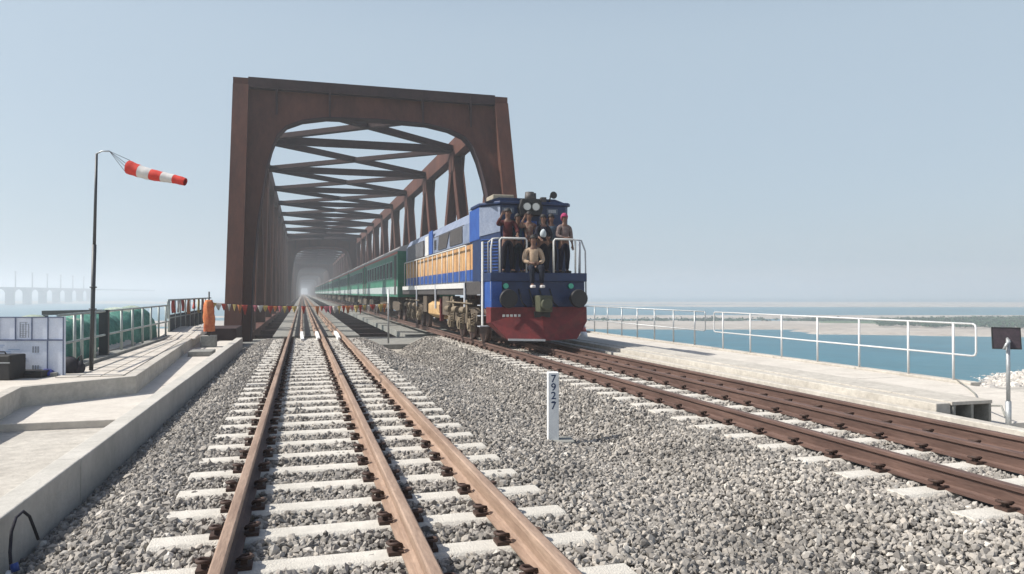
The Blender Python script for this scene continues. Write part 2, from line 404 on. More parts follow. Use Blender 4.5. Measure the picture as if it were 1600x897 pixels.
# ------------------------------------------------------------------ left side: wall, slabs, raised walkway
M['wall_l'] = mat('retaining_wall_concrete', (0.40, 0.385, 0.345), .9, scale=1.5, col2=(0.54, 0.515, 0.47), bump=.3, bscale=25)
b = MB(); jr = random.Random(2); y = -5.0
while y < 25.9:
    y1 = min(y+3.1, 26.0); dz = jr.uniform(-.006, .006); dx = jr.uniform(-.004, .004); b.box(-2.1+dx, -1.9+dx, y, y1-.012, -1.2, -.08+dz); y = y1
o = b.build('concrete_kerb_wall', M['wall_l'], bevel=.012)
struct(o); o.name = 'track_side_wall'
struct(MB().box(-9.4, -2.1, -5, 10.2, -.9, -.27).build('pavement', M['conc'], bevel=.01))
struct(MB().box(-9.4, -2.1, 10.2, 26, -.9, -.175).build('pavement', M['conc2'], bevel=.01))
# raised walkway polygon with kerb
KP = [(-3.45, 5.0), (-3.59, 10.5), (-3.72, 11.63), (-2.50, 12.67), (-3.33, 28.2)]
def offs(poly, d):
    out = []
    for i, p in enumerate(poly):
        a = Vector(poly[max(i-1, 0)]); c = Vector(poly[min(i+1, len(poly)-1)]); t = (c-a).normalized(); nn = Vector((-t.y, t.x))
        out.append((p[0]+nn.x*d, p[1]+nn.y*d))
    return out
KI = offs(KP, .17)
b = MB(); n_ = len(KP)
v = [(x, y, z) for z in (-.5, .105) for x, y in KP] + [(x, y, z) for z in (-.5, .105) for x, y in KI]
f = []
for i in range(n_-1):
    f += [(i, i+1, n_+i+1, n_+i), (2*n_+i+1, 2*n_+i, 3*n_+i, 3*n_+i+1), (n_+i, n_+i+1, 3*n_+i+1, 3*n_+i)]
f += [(0, n_, 3*n_, 2*n_), (n_-1, 2*n_-1, 4*n_-1, 3*n_-1)]
struct(b.add(v, f).build('kerb', M['conc'], bevel=.008))
M['paver'] = mat('walkway_paving', (0.47, 0.43, 0.375), .9, scale=1.3, col2=(0.61, 0.565, 0.50), bump=.3, bscale=30)
poly = KI + [(-4.05, 28.2), (-3.95, 14.0), (-7.8, 14.0), (-7.8, 5.0)]
b = MB(); b.prism(poly, -.5, .075, axis='z'); struct(b.build('path', M['paver']))
# paver cover strips over the walkway: three long rows of slabs with open joints
b = MB(); rr = random.Random(5)
for r_i in range(3):
    y = 13.0
    while y < 22.6:
        t0 = (y-12.67)/15.5; t1 = (y+1.5-12.67)/15.5
        xa = -2.72-.80*t0; xb = -2.72-.80*t1; w0 = (xa+3.72)/3.0; w1 = (xb+3.72)/3.0
        x0 = xa-w0*r_i-.012; x1 = xa-w0*(r_i+1)+.012; X0 = xb-w1*r_i-.012; X1 = xb-w1*(r_i+1)+.012
        z = .088+rr.uniform(-.002, .003); y1 = y+1.5-.015
        b.add([(x1,y,.05),(x0,y,.05),(X0,y1,.05),(X1,y1,.05),(x1,y,z),(x0,y,z),(X0,y1,z),(X1,y1,z)], [(3,2,1,0),(4,5,6,7),(0,1,5,4),(1,2,6,5),(2,3,7,6),(3,0,4,7)])
        y += 1.5
o = b.build('path_paving', M['paver']); struct(o); o.name = 'paved_path'
# sloping big cover slabs at the far end of the walkway
for i, (x0, x1) in enumerate(((-3.98, -3.62), (-3.60, -3.22), (-3.20, -2.95))):
    b = MB(); b.add([(x0,22.8,.06),(x1,22.8,.06),(x1-.12,27.2,.06),(x0-.12,27.2,.06),(x0,22.8,.10),(x1,22.8,.10),(x1-.12,27.2,.27),(x0-.12,27.2,.27)], [(3,2,1,0),(4,5,6,7),(0,1,5,4),(1,2,6,5),(2,3,7,6),(3,0,4,7)])
    tag(b.build('cover_slab', M['paver'], bevel=.01), ['sloping pale cover slab beside the fence at the walkway end', 'sloping pale cover slab in the middle at the walkway end', 'sloping pale cover slab beside the orange wrapped post'][i], 'slab', 'cover slabs at the walkway end')
struct(MB().box(-4.0, -3.74, 13.2, 24.4, -.3, .14).build('fence_kerb', M['conc_gray'], bevel=.01)).name = 'fence_kerb'
struct(MB().box(-9.0, -4.0, 13.9, 31.0, -.9, .03).build('pavement', M['conc2']))

# left guard fence
def post_fence(name, x, y0, y1, posts, zt, zm, zb, r, m, label, r_post=None, endloops=(True, True), mid=True):
    root = empty(name, (x, y0, 0)); tag(root, label, 'railing')
    for y in posts:
        MB().tube([(0, y-y0, zb), (0, y-y0, zt)], r_post or r, 8).build('post', m, root)
    c = .07
    if mid:
        b = MB(); pts = []
        b.tube([(0, 0+c, zt), (0, y1-y0-c, zt)], r, 8); b.build('top_rail', m, root)
        MB().tube([(0, c, zm), (0, y1-y0-c, zm)], r, 8).build('middle_rail', m, root)
        for (ya, s) in ((0, 1), (y1-y0, -1)):
            if (s == 1 and endloops[0]) or (s == -1 and endloops[1]):
                MB().tube([(0, ya+s*c, zt), (0, ya+s*.02, zt-.02), (0, ya, zt-c), (0, ya, zm+c), (0, ya+s*.02, zm+.02), (0, ya+s*c, zm)], r, 8).build('end_bend', m, root)
    return root
M['gray_paint'] = mat('grey_green_paint', (0.34, 0.385, 0.37), .5, .1, scale=10, var=.2)
post_fence('guard_railing', -3.86, 13.6, 24.2, [14.6, 15.05, 15.9, 16.9, 18.1, 19.2, 20.35, 21.4, 22.5, 23.6], 1.03, .55, .13, .022, M['gray_paint'], 'grey pipe railing along the left walkway in front of the green netting', r_post=.027, endloops=(False, True))
root = post_fence('guard_railing', -4.0, 24.8, 36.0, [25.0+1.1*i for i in range(10)], 1.18, .62, .1, .028, M['gray_paint'], 'darker pipe railing hung with red cloths beside the bridge portal', r_post=.035, endloops=(True, False))
M['darkmesh'] = mat('dark_netting', (0.035, 0.05, 0.06), .9, scale=14, col2=(0.07, 0.09, 0.10))
MB().box(-.01, .01, .2, 11, .12, .72).build('netting', M['darkmesh'], root)
M['cloths'] = [mat('red_cloth', (0.36, 0.05, 0.035), .9, var=.3), mat('orange_cloth', (0.48, 0.18, 0.07), .9, var=.3), mat('yellow_cloth', (0.50, 0.38, 0.14), .9, var=.3),
               mat('pink_cloth', (0.42, 0.14, 0.17), .9, var=.3), mat('white_cloth', (0.5, 0.48, 0.44), .9, var=.1), mat('green_cloth', (0.12, 0.30, 0.10), .9, var=.3)]
def cloth(w, h, m, rnd, name='cloth', triangle=False, axis='y', parent=None, loc=(0,0,0)):
    nxx, nzz = 5, 6; v = []; ph = rnd.uniform(0, 6); am = rnd.uniform(.015, .04)
    for t in (0, 1):
        for j in range(nzz):
            k = j/(nzz-1); ww = w*(1-.85*k) if triangle else w*(1-.25*k*rnd.random())
            for i in range(nxx):
                u = (i/(nxx-1)-.5)*ww; d = am*math.sin(i*1.9+ph+k*2)*(.4+k) + t*.006
                z = -h*k*(1-.08*math.sin(i*2+ph))
                v.append((u, d, z) if axis == 'x' else (d, u, z))
    f = []
    N = nxx*nzz
    for j in range(nzz-1):
        for i in range(nxx-1):
            a = j*nxx+i; f += [(a, a+1, a+nxx+1, a+nxx), (N+a, N+a+nxx, N+a+nxx+1, N+a+1)]
    for i in range(nxx-1):
        a = i; f.append((a, N+a, N+a+1, a+1)); a = (nzz-1)*nxx+i; f.append((a, a+1, N+a+1, N+a))
    for j in range(nzz-1):
        a = j*nxx; f.append((a, a+nxx, N+a+nxx, N+a)); a = j*nxx+nxx-1; f.append((a, N+a, N+a+nxx, a+nxx))
    return MB().add(v, f, 0, True).build(name, m, parent, loc=loc, fix=False)
rnd = random.Random(21)
names_c = ['red', 'orange', 'yellow', 'pink', 'white', 'green']
k = 0
for y, ci in ((25.6, 0), (26.6, 4), (27.5, 0), (28.9, 1), (30.2, 0), (31.6, 2), (33.0, 0)):
    o = cloth(.55, rnd.uniform(.35, .55), M['cloths'][ci], rnd, 'cloth', loc=(-3.965, y, 1.165))
    k += 1
    tag(o, f"{names_c[ci]} cloth hanging {['first','second','third','fourth','fifth','sixth','seventh'][k-1]} along the dark railing from its near end", 'cloth', 'cloths on the dark railing')

# ------------------------------------------------------------------ things on the left
rnd = random.Random(3)
# orange wrapped post on its plinth
px_, py_ = -2.62, 23.1
o = MB().box(px_-.22, px_+.2, py_-.15, py_+.25, -.175, .16).build('plinth_block', M['conc_gray'], bevel=.015); tag(o, 'small grey concrete block under the orange wrapped post', 'block')
root = empty('wrapped_post', (px_, py_, .16)); tag(root, 'thin post wrapped in orange cloth standing on a concrete block', 'post')
MB().tube([(0,0,0), (0,0,1.28)], .022, 8).build('pole', M['black'], root)
b = MB(); nn = 18; rings = []
v = []; H = 12
for j in range(H):
    z = .12+.92*j/(H-1); rad = .15*(1-.25*(j/(H-1))**3) if j < H-1 else .09
    for i in range(nn):
        a = 2*math.pi*i/nn; rr_ = rad*(1+.14*math.sin(5*a+j*.5)+.07*math.sin(9*a-j)); v.append((rr_*math.cos(a), rr_*math.sin(a), z))
f = [(j*nn+i, j*nn+(i+1) % nn, (j+1)*nn+(i+1) % nn, (j+1)*nn+i) for j in range(H-1) for i in range(nn)] + [tuple((H-1)*nn+i for i in range(nn))]
M['wrap'] = mat('orange_wrap', (0.42, 0.06, 0.02), .9, scale=5, col2=(0.68, 0.27, 0.09))
b.add(v, f, 0, True).build('orange_wrap', M['wrap'], root)
o = MB().box(-2.72, -2.16, 19.7, 20.5, -.175, -.05).build('loose_slab', M['conc_gray'], bevel=.015); tag(o, 'flat grey concrete slab lying by the kerb below the orange post', 'slab')
# steel box base next to the truss foot
o = MB().box(-3.2, -2.12, 26.3, 28.6, -.6, .22).build('bearing_box', M['rust_brace'], bevel=.02); tag(o, 'low dark rust-brown steel box at the foot of the portal', 'steel box')

# thin pole by V notch and bunting
pole2 = W(607, 527, 25.6); zt = 1.4+(458-452)/1150*25.6
o = MB().tube([(pole2.x, pole2.y, -.35), (pole2.x, pole2.y, zt)], .03, 8).build('thin_pole', M['galv']); tag(o, 'thin grey pole standing in the gap between the two tracks', 'pole')
rope = []
A0 = Vector((px_+.02, py_, 1.12)); A1 = Vector((pole2.x, pole2.y, 1.04))
for i in range(31):
    t = i/30; p = A0.lerp(A1, t); p.z -= .10*4*t*(1-t); rope.append(p)
root = empty('bunting', tuple(A0)); tag(root, 'string of small coloured flags stretched across the empty track', 'bunting')
MB().tube([p-A0 for p in rope], .006, 5).build('string', M['black_soft'], root)
rnd = random.Random(8)
for i in range(38):
    t = (i+.6)/38.6; p = A0.lerp(A1, t); p.z -= .10*4*t*(1-t); ci = [2, 4, 0, 4, 2, 1, 0, 3, 3, 4, 2, 0, 1, 3, 2, 0][i % 16]
    if rnd.random() < .12: continue
    o = cloth(rnd.uniform(.10, .20), rnd.uniform(.16, .30), M['cloths'][ci], rnd, 'pennant', True, 'x', root, tuple(p-A0-Vector((0, .005, .008))))

# kilometre post
root = empty('kilometre_post', (KM[0], KM[1], -.38), R(-12)); tag(root, 'white square kilometre post with dark vertical numbers standing in the ballast', 'post')
M['kmwhite'] = mat('km_white', (0.80, 0.81, 0.80), .6, scale=8, var=.05)
MB().box(-.064, .064, -.064, .064, 0, .84).build('shaft', M['kmwhite'], root, bevel=.006)
M['navy'] = mat('navy_paint', (0.01, 0.03, 0.10), .6, var=0)
def text_mesh(txts, name, m, parent):
    import bmesh
    bm = bmesh.new()
    for ch, size, (x, y, z), M_ in txts:
        c = bpy.data.curves.new('t', 'FONT'); c.body = ch; c.size = size; c.align_x = 'CENTER'; c.align_y = 'CENTER'; c.extrude = .001; c.offset = .0015
        o = bpy.data.objects.new('t', c); COL.objects.link(o); dg = bpy.context.evaluated_depsgraph_get()
        me = bpy.data.meshes.new_from_object(o.evaluated_get(dg)); me.transform(Matrix.Translation((x, y, z)) @ M_ @ Matrix.Rotation(R(90), 4, 'X')); bm.from_mesh(me)
        bpy.data.objects.remove(o); bpy.data.curves.remove(c)
    me = bpy.data.meshes.new(name); bm.to_mesh(me); bm.free(); me.materials.append(m)
    o = bpy.data.objects.new(name, me); COL.objects.link(o); o.parent = parent; return o
I4 = Matrix.Identity(4)
text_mesh([(ch, .125, (0, -.0665, z), I4) for ch, z in zip('792-7', (.765, .665, .565, .505, .445))], 'number_marking', M['navy'], root)
MB().box(-.02, .24, -.16, .16, -.02, .045).build('footing', M['conc_gray'], root, bevel=.01)

# cable hoop and plug at lower left
root = empty('cable', (-1.87, 4.4, -.42)); tag(root, 'black cable hoop with a white and blue plug at the foot of the left wall', 'cable')
pts = [W(20, 890, 4.72), W(18, 862, 4.75), W(20, 830, 4.8), W(27, 808, 4.85), (W(38, 798, 4.95)), W(48, 806, 5.05), W(56, 826, 5.15), W(62, 842, 5.2)]
pts = [Vector(p)-root.location for p in pts]; pts = [Vector((max(p.x, -.012), p.y, p.z)) for p in pts]
MB().tube(pts, .010, 8).build('cable_run', M['black_soft'], root)
q = pts[0]
M['plugblue'] = mat('plug_blue', (0.02, 0.06, 0.25), .4, var=0)
MB().tube([q+Vector((.02, -.02, .05)), q+Vector((.035, -.03, 0))], .024, 10).build('plug_sleeve', M['plugblue'], root)
MB().tube([q+Vector((.0, -.02, -.0)), q+Vector((-.005, -.06, -.045))], .022, 10).build('plug_tip', M['white'], root)

# windsock
_b = W(143, 575, 12.4); base = Vector((_b.x, _b.y, .1)); top = W(150, 240, 12.4)
root = empty('windsock', tuple(base)); tag(root, 'tall dark pole with a red and white striped windsock blowing to the right', 'windsock')
tp = top-base
b = MB(); b.tube([(0,0,0), tp*.58], .034, 10); b.tube([tp*.58, tp], [.026, .02], 10); b.tube([tp*.28, tp*.285], .06, 10); b.tube([tp*.38, tp*.386], .055, 10)
b.build('pole', mat('pole_grey', (0.05, 0.055, 0.06), .5, .3), root)
MB().tube([tp, W(158, 236, 12.4)-base, W(170, 236, 12.4)-base], .012, 6).build('arm', M['galv'], root)
s0 = W(200, 261, 12.4)-base; s1 = W(289, 286, 12.35)-base; ax = (s1-s0)
segs = 25; nn = 16; v = []
u = ax.cross(Vector((0,0,1))).normalized(); w = u.cross(ax).normalized()
for j in range(segs+1):
    t = j/segs; c = s0+ax*t + Vector((0,0, -.02*math.sin(t*5))); r0 = .115*(1-.42*t)*(1+.03*math.sin(j*1.7))
    for i in range(nn):
        a = 2*math.pi*i/nn; v.append(c + u*math.cos(a)*r0*(1+.04*math.sin(3*a+j)) + w*math.sin(a)*r0)
b = MB(); M['sockr'] = mat('windsock_red', (0.62, 0.035, 0.02), .8, var=.15); M['sockw'] = mat('windsock_white', (0.62, 0.60, 0.58), .8, var=.1)
sk = root
for k in range(5):
    j0, j1 = k*5, (k+1)*5
    vv_ = v[j0*nn:(j1+1)*nn]; ff = [(j*nn+i, j*nn+(i+1) % nn, (j+1)*nn+(i+1) % nn, (j+1)*nn+i) for j in range(5) for i in range(nn)]
    b.add(vv_, ff, k % 2, True)
sock = b.build('sock', [M['sockr'], M['sockw']], root, fix=False)
b = MB()
for i in range(0, nn, 4): b.tube([W(170, 236, 12.4)-base, v[i]], .004, 4)
b.build('bridle', M['black_soft'], root)

# information board
root = empty('information_board', (-5.35, 13.72, .03), R(-15.5)); tag(root, 'pale blue printed information board made of framed panels', 'board')
M['board'] = mat('board_pale', (0.58, 0.64, 0.76), .6, scale=5, col2=(0.70, 0.74, 0.83)); M['bframe'] = mat('board_frame', (0.10, 0.13, 0.22), .6, var=.1)
M['print_blue'] = mat('print_blue', (0.13, 0.26, 0.50), .7, scale=30, col2=(0.30, 0.42, 0.60)); M['print_red'] = mat('print_red', (0.35, 0.12, 0.10), .7, scale=30, col2=(0.5, 0.3, 0.28)); M['print_gray'] = mat('print_gray', (0.25, 0.28, 0.33), .7, var=.2)
# board local x: right edge at +1.75
RX = 1.76
MB().box(-2.2, RX, .0, .05, 0, .99).build('backing', M['board'], root)
xs_ = [RX-.0, RX-.245, RX-.50, RX-.76, RX-1.02, RX-1.28, RX-1.6]
b = MB()
for x in xs_: b.box(x-.012, x, -.016, .0, .62, .99)
b.box(-2.2, RX, -.016, 0, .975, .992); b.box(-2.2, RX, -.018, 0, .61, .632); b.box(RX-.262, RX-.250, -.016, 0, .04, .61); b.box(RX-.012, RX, -.016, 0, 0, .61)
b.build('board_frame', M['bframe'], root)
rnd = random.Random(4)
b = MB(); b2 = MB(); b3 = MB()
for i in range(9):   # blurred drawing lines on the panels
    z = .66+.03*i
    b.box(RX-1.22, RX-1.22+rnd.uniform(.06, .15), -.004, 0, z, z+.012); 
    b3.box(RX-.70, RX-.60+rnd.uniform(-.01, .03), -.004, 0, z, z+.006)
for i in range(5): b3.box(RX-.70+.045*i, RX-.69+.045*i, -.005, 0, .66, .9-.02*(i % 2))
for i in range(6): b2.box(RX-1.55, RX-1.47+rnd.uniform(0, .06), -.004, 0, .66+.05*i, .675+.05*i)
for i in range(60):
    x = rnd.uniform(-2.0, RX-.8); z = .36+.16*math.sin(x*4)*.5+rnd.uniform(-.08, .14); b.box(x, x+rnd.uniform(.05, .25), -.004, 0, z, z+.008)
for i in range(6):
    b3.box(RX-.50+.04*(i % 3), RX-.475+.04*(i % 3), -.004, 0, .42-.3*(i//3), .52-.3*(i//3))
b3.box(RX-1.1, RX-.75, -.004, 0, .27, .285); b2.box(RX-1.05, RX-.8, -.004, 0, .19, .225); b3.box(RX-1.1, RX-.8, -.004, 0, .11, .12); b.box(RX-1.15, RX-.60, -.005, 0, .32, .33)
b.build('blue_drawing', M['print_blue'], root); b2.build('red_drawing', M['print_red'], root); b3.build('grey_drawing', M['print_gray'], root)
# dark canopy frame behind
pA = W(68, 489, 15.2); pB = W(163, 485, 15.0)
root = empty('canopy_frame', (pB.x, pB.y, 0.03)); tag(root, 'black steel frame with one thick post behind the information board', 'frame')
o_ = Vector((pB.x, pB.y, .03)); M['blackblue'] = mat('dark_steel', (0.02, 0.03, 0.035), .5, var=.2)
MB().bar((0,0,0), (0,0,1.03), .17, .12, up=(0,1,0)).build('post', M['blackblue'], root)
MB().bar(pA-o_, Vector((-.06, 0, pB.z-.06)), .09, .09).build('beam', M['blackblue'], root)
q = pA-o_; MB().bar((q.x+.04, q.y, 0), (q.x+.04, q.y, q.z-.05), .08, .08, up=(0,1,0)).build('rear_post', M['blackblue'], root)
# black equipment on the walkway
def P0(px, z=.075, py=None):
    D = 1150*(1.4-z)/(py-458); return W(px, py, D)
p = P0(10, .075, 594)
root = empty('equipment_case', (p.x-.05, p.y+.15, .075), R(-16)); tag(root, 'tall black equipment case at the left end of the walkway', 'case')
MB().box(-.45, .18, -.18, .2, 0, .38).build('body', M['black'], root, bevel=.02)
b = MB(); b.tube([(-.3, 0, .38), (-.28, 0, .42), (-.02, 0, .42), (0, 0, .38)], .012, 6); b.build('handle', M['black_soft'], root)
MB().box(-.451, .181, -.184, -.18, .26, .275).build('latch_strip', M['galv'], root)
p = P0(52, .075, 590)
root = empty('flat_case', (p.x, p.y+.1, .075), R(-16)); tag(root, 'low flat black case lying between the tall case and the bag', 'case')
MB().box(-.24, .20, -.15, .15, 0, .11).build('body', M['black'], root, bevel=.015); MB().tube([(-.06, -.155, .07), (-.05, -.19, .07), (.04, -.19, .07), (.05, -.155, .07)], .01, 6).build('handle', M['black_soft'], root)
p = P0(73, .075, 588)
M['blue_cloth'] = mat('blue_bag_fabric', (0.02, 0.03, 0.22), .8, var=.3)
def blob(name, m, c, sx, sy, sz, seed, parent=None, n1=14, n2=9):
    r_ = random.Random(seed); ph = [r_.uniform(0, 6) for _ in range(6)]; v = []; f = []
    for j in range(n2+1):
        t = math.pi*j/n2
        for i in range(n1):
            a = 2*math.pi*i/n1; k = 1+.12*math.sin(2*a+ph[0]+t)+.09*math.sin(4*a+ph[1]+2*t)+.05*math.sin(7*a+ph[2])
            z = math.cos(t)*sz*(1+.06*math.sin(3*a+ph[3])); z = max(z, -sz*.75)
            v.append((math.sin(t)*math.cos(a)*sx*k, math.sin(t)*math.sin(a)*sy*k, z+sz*.75))
    for j in range(n2):
        for i in range(n1): f.append((j*n1+i, (j+1)*n1+i, (j+1)*n1+(i+1) % n1, j*n1+(i+1) % n1))
    return MB().add(v, f, 0, True).build(name, m, parent, loc=c, fix=False)
o = blob('blue_bag', M['blue_cloth'], (p.x, p.y-.02, .07), .11, .1, .07, 4); tag(o, 'small crumpled blue bag beside the black bag', 'bag')
p = P0(108, .075, 584)
root = empty('black_bag', (p.x, p.y+.05, .07), 0); tag(root, 'rounded black bag slumped against the end of the railing', 'bag')
blob('body', M['black_soft'], (0, 0, 0), .17, .16, .16, 9, root); blob('pocket', M['black_soft'], (.14, -.03, 0), .1, .1, .12, 11, root)
MB().tube([(.10, 0, .12), (.13, -.02, .26), (.17, -.02, .30), (.20, -.02, .10)], .014, 6).build('strap', M['black'], root)

# green netted bundles behind the left railing
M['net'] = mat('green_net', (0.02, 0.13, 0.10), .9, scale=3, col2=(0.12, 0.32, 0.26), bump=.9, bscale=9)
M['net_top'] = mat('pale_net', (0.20, 0.30, 0.23), .9, scale=2, col2=(0.48, 0.52, 0.45))  # paler tone for the topmost faces of each bundle
def net_bundle(x, y0, y1, w, h, seed, label):
    r_ = random.Random(seed); ny, na = 26, 14; v = []; ph = [r_.uniform(0, 6) for _ in range(4)]
    for j in range(ny+1):
        t = j/ny; e = min(1, math.sqrt(max(0, 1-(abs(2*t-1))**5)))
        for i in range(na+1):
            a = math.pi*i/na; k = 1+.07*math.sin(j*1.6+ph[0]+a)+.05*math.sin(j*3.3+2*a+ph[1])
            v.append((-math.cos(a)*w/2*k*(e*.7+.3), y0+(y1-y0)*t, (math.sin(a)**.6)*h*k*(.1+.9*e)))
    f = [(j*(na+1)+i, (j+1)*(na+1)+i, (j+1)*(na+1)+i+1, j*(na+1)+i+1) for j in range(ny) for i in range(na)]
    f += [tuple(range(na+1)), tuple((ny*(na+1)+i) for i in range(na+1))[::-1]]
    b = MB().add(v, f, 0, True)
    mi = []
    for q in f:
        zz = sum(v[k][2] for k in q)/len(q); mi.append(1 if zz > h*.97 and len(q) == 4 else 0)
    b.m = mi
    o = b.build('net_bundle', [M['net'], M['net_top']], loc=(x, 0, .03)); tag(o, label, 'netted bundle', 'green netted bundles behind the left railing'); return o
net_bundle(-4.75, 14.7, 15.7, 1.15, .88, 1, 'short green netted bundle just right of the information board')
net_bundle(-4.72, 15.8, 17.6, 1.2, .84, 2, 'green netted bundle beside the thick black post')
net_bundle(-4.85, 17.8, 20.9, 1.3, .86, 3, 'long green netted bundle in the middle behind the left railing')
net_bundle(-4.8, 21.1, 24.6, 1.25, .92, 5, 'green netted bundle nearest the railing hung with red cloths')
M['sheet'] = mat('pale_sheet', (0.5, 0.46, 0.40), .9, scale=3, var=.15)
o = MB().prism([(-4.28, 0), (-4.05, 0), (-4.05, .12), (-4.22, .2)], 16.6, 20.5).build('pale_timber_board', M['sheet'], loc=(0,0,.03)); tag(o, 'long pale board lying behind the left railing posts', 'board')

# ------------------------------------------------------------------ right side
struct(MB().box(7.55, 7.72, -4, 31.2, -.9, -.10).build('kerb', M['conc'], bevel=.012))
b = MB(); b.box(7.72, 12.2, 7.6, 31.2, -.95, -.345); y = 7.55
while y < 31:
    y1 = min(y+2.4, 31.2); dz = jr.uniform(-.004, .004); b.box(7.72, 10.2, y, y1-.014, -.9, -.315+dz); b.box(10.212, 12.0, y, y1-.014, -.9, -.32+dz); y = y1
struct(b.build('path', M['conc2'], bevel=.006))
b = MB(); y = 10.9
while y < 31:
    y1 = min(y+3, 31.2); b.box(12.02, 12.25, y, y1-.012, -.9, -.27+jr.uniform(-.005, .005)); y = y1
struct(b.build('kerb', M['conc'], bevel=.01))
struct(MB().box(7.72, 15.5, -6, 7.54, -.9, -.42).build('pavement', M['conc'], bevel=.01))
struct(MB().box(12.26, 15.5, 7.55, 11.0, -.9, -.40).build('pavement', M['conc'], bevel=.01))
# cable trough: two cells open at the near end
root = empty('cable_trough', (8.3, 7.5, 0)); tag(root, 'concrete cable trough whose open end shows two dark square cells', 'cable trough')
b = MB(); L_ = 22.5
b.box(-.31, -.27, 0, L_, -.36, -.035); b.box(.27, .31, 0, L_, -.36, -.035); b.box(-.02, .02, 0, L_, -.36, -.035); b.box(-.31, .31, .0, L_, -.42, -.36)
b.build('channel', M['conc_gray'], root, bevel=.004)
b = MB(); y = 0
while y < L_:
    b.box(-.33, .33, y, y+.992, -.034, .012); y += 1.0
b.build('cover', M['conc'], root, bevel=.006)
MB().box(-.27, .27, 1.2, 1.25, -.36, -.036).build('black_panel', M['black'], root)  # black sheet across both cells, set back from the open end
o = MB().box(7.74, 7.97, 7.52, 30, -.21, -.005).build('kerb', M['conc'], bevel=.01); struct(o)
# right railing
post_fence('pipe_railing', 12.1, 10.85, 19.95, [11.35, 12.45, 13.85, 15.25, 16.65, 18.05, 19.45], .82, .22, -.36, .019, M['railwhite'], 'white pipe railing with rounded end beside the river on the right', r_post=.023)
post_fence('pipe_railing', 12.1, 20.45, 44.0, [21.1+1.4*i for i in range(17)], .82, .22, -.30, .018, M['galv'], 'greyer pipe railing running on beyond the gap towards the locomotive', r_post=.026, endloops=(True, False))
# solar panel on a pole
root = empty('solar_panel_pole', (8.80, 7.42, -.42)); tag(root, 'grey pole carrying a small dark square solar panel seen from behind', 'solar panel')
b = MB(); b.tube([(0,0,0), (0,0,.42)], .034, 10); b.tube([(0,0,.4), (0,0,1.22)], .024, 10); b.build('pole', M['galv'], root)
M['panel'] = mat('panel_back', (0.02, 0.016, 0.02), .5, scale=30, col2=(0.06, 0.04, 0.05))
Mx = Matrix.Translation((.03, .05, 1.23)) @ Matrix.Rotation(R(-38), 4, 'Z') @ Matrix.Rotation(R(-12), 4, 'X')
MB().box(-.15, .15, -.012, .012, -.13, .13, 0, Mx).build('panel', M['panel'], root)
b = MB(); b.box(-.155, .155, -.016, .016, .13, .142, 0, Mx); b.box(-.155, .155, -.016, .016, -.142, -.13, 0, Mx); b.box(-.162, -.15, -.016, .016, -.142, .142, 0, Mx); b.box(.15, .162, -.016, .016, -.142, .142, 0, Mx)
b.build('panel_frame', M['black'], root)
MB().tube([(-.07, 0, 1.09), (-.05, -.02, 1.16), (0, -.02, 1.19), (.02, .03, 1.23)], .018, 8).build('bracket', M['galv'], root)
# cable from fence to pole
pts = [(12.1, 11.3, -.255), (11.6, 10.6, -.295), (11.0, 9.9, -.30), (10.3, 9.2, -.30), (9.7, 8.6, -.29), (9.2, 8.0, -.16), (8.95, 7.65, -.1), (8.84, 7.48, -.25), (8.82, 7.44, -.39)]
o = MB().tube(pts, .013, 7).build('cable', M['conc_gray']); tag(o, 'thin grey cable curving from the white railing end to the solar panel pole', 'cable')
# thin dark grey bar on walkway, with stubs
root = empty('dark_bar', (9.2, 17.0, -.32)); tag(root, 'thin dark grey bar lying on the walkway ahead of the locomotive', 'bar')
MB().bar((.5, 2.0, .03), (-.35, -1.6, .03), .09, .05).build('bar', mat('bar_grey', (0.16, 0.16, 0.15), .6, .3), root)
for t in (.3, .42, .52):
    c = Vector((.5, 2.0, .05)).lerp(Vector((-.35, -1.6, .05)), t); MB().tube([c, c+Vector((0, 0, .14))], .012, 6).build('stub', M['galv'], root)
# cone right of plough
p = W(912, 513, 24.0)
root = empty('traffic_cone', (p.x, p.y, -.315)); tag(root, 'pale pink and white traffic cone on the walkway beside the locomotive', 'cone')
M['coner'] = mat('faded_cone_red', (0.62, 0.18, 0.16), .6, var=.1)
MB().box(-.24, .24, -.24, .24, 0, .04).build('cone_foot', M['coner'], root)
b = MB(); b.tube([(0,0,.04), (0,0,.26)], [.19, .14], 16, 0); b.tube([(0,0,.26), (0,0,.46)], [.14, .095], 16, 1); b.tube([(0,0,.46), (0,0,.6)], [.095, .06], 16, 0); b.tube([(0,0,.6), (0,0,.8)], [.06, .03], 16, 1)
b.build('cone_shell', [M['coner'], M['white']], root)

# boulders on the near bank
rb = np.random.RandomState(6); pts = []
for _ in range(14000):
    x = rb.uniform(16, 125); t = rb.rand(); y = None
    sd = rb.exponential(14)-3
    yy = shore_dist(x, 0) - sd
    if yy < 6: continue
    pts.append((x, yy, terrain_z(x, yy)))
P = np.array(pts); S = rb.uniform(.3, 1.1, (len(P), 1))*rb.uniform(.6, 1.3, (len(P), 3))
M['boulder'] = stone_mat('riprap_stone', 1.5)
o = stones_obj('rubble', P, S, M['boulder'], 12); tag(o, 'pale stone riprap scattered along the near river bank', kind='stuff')

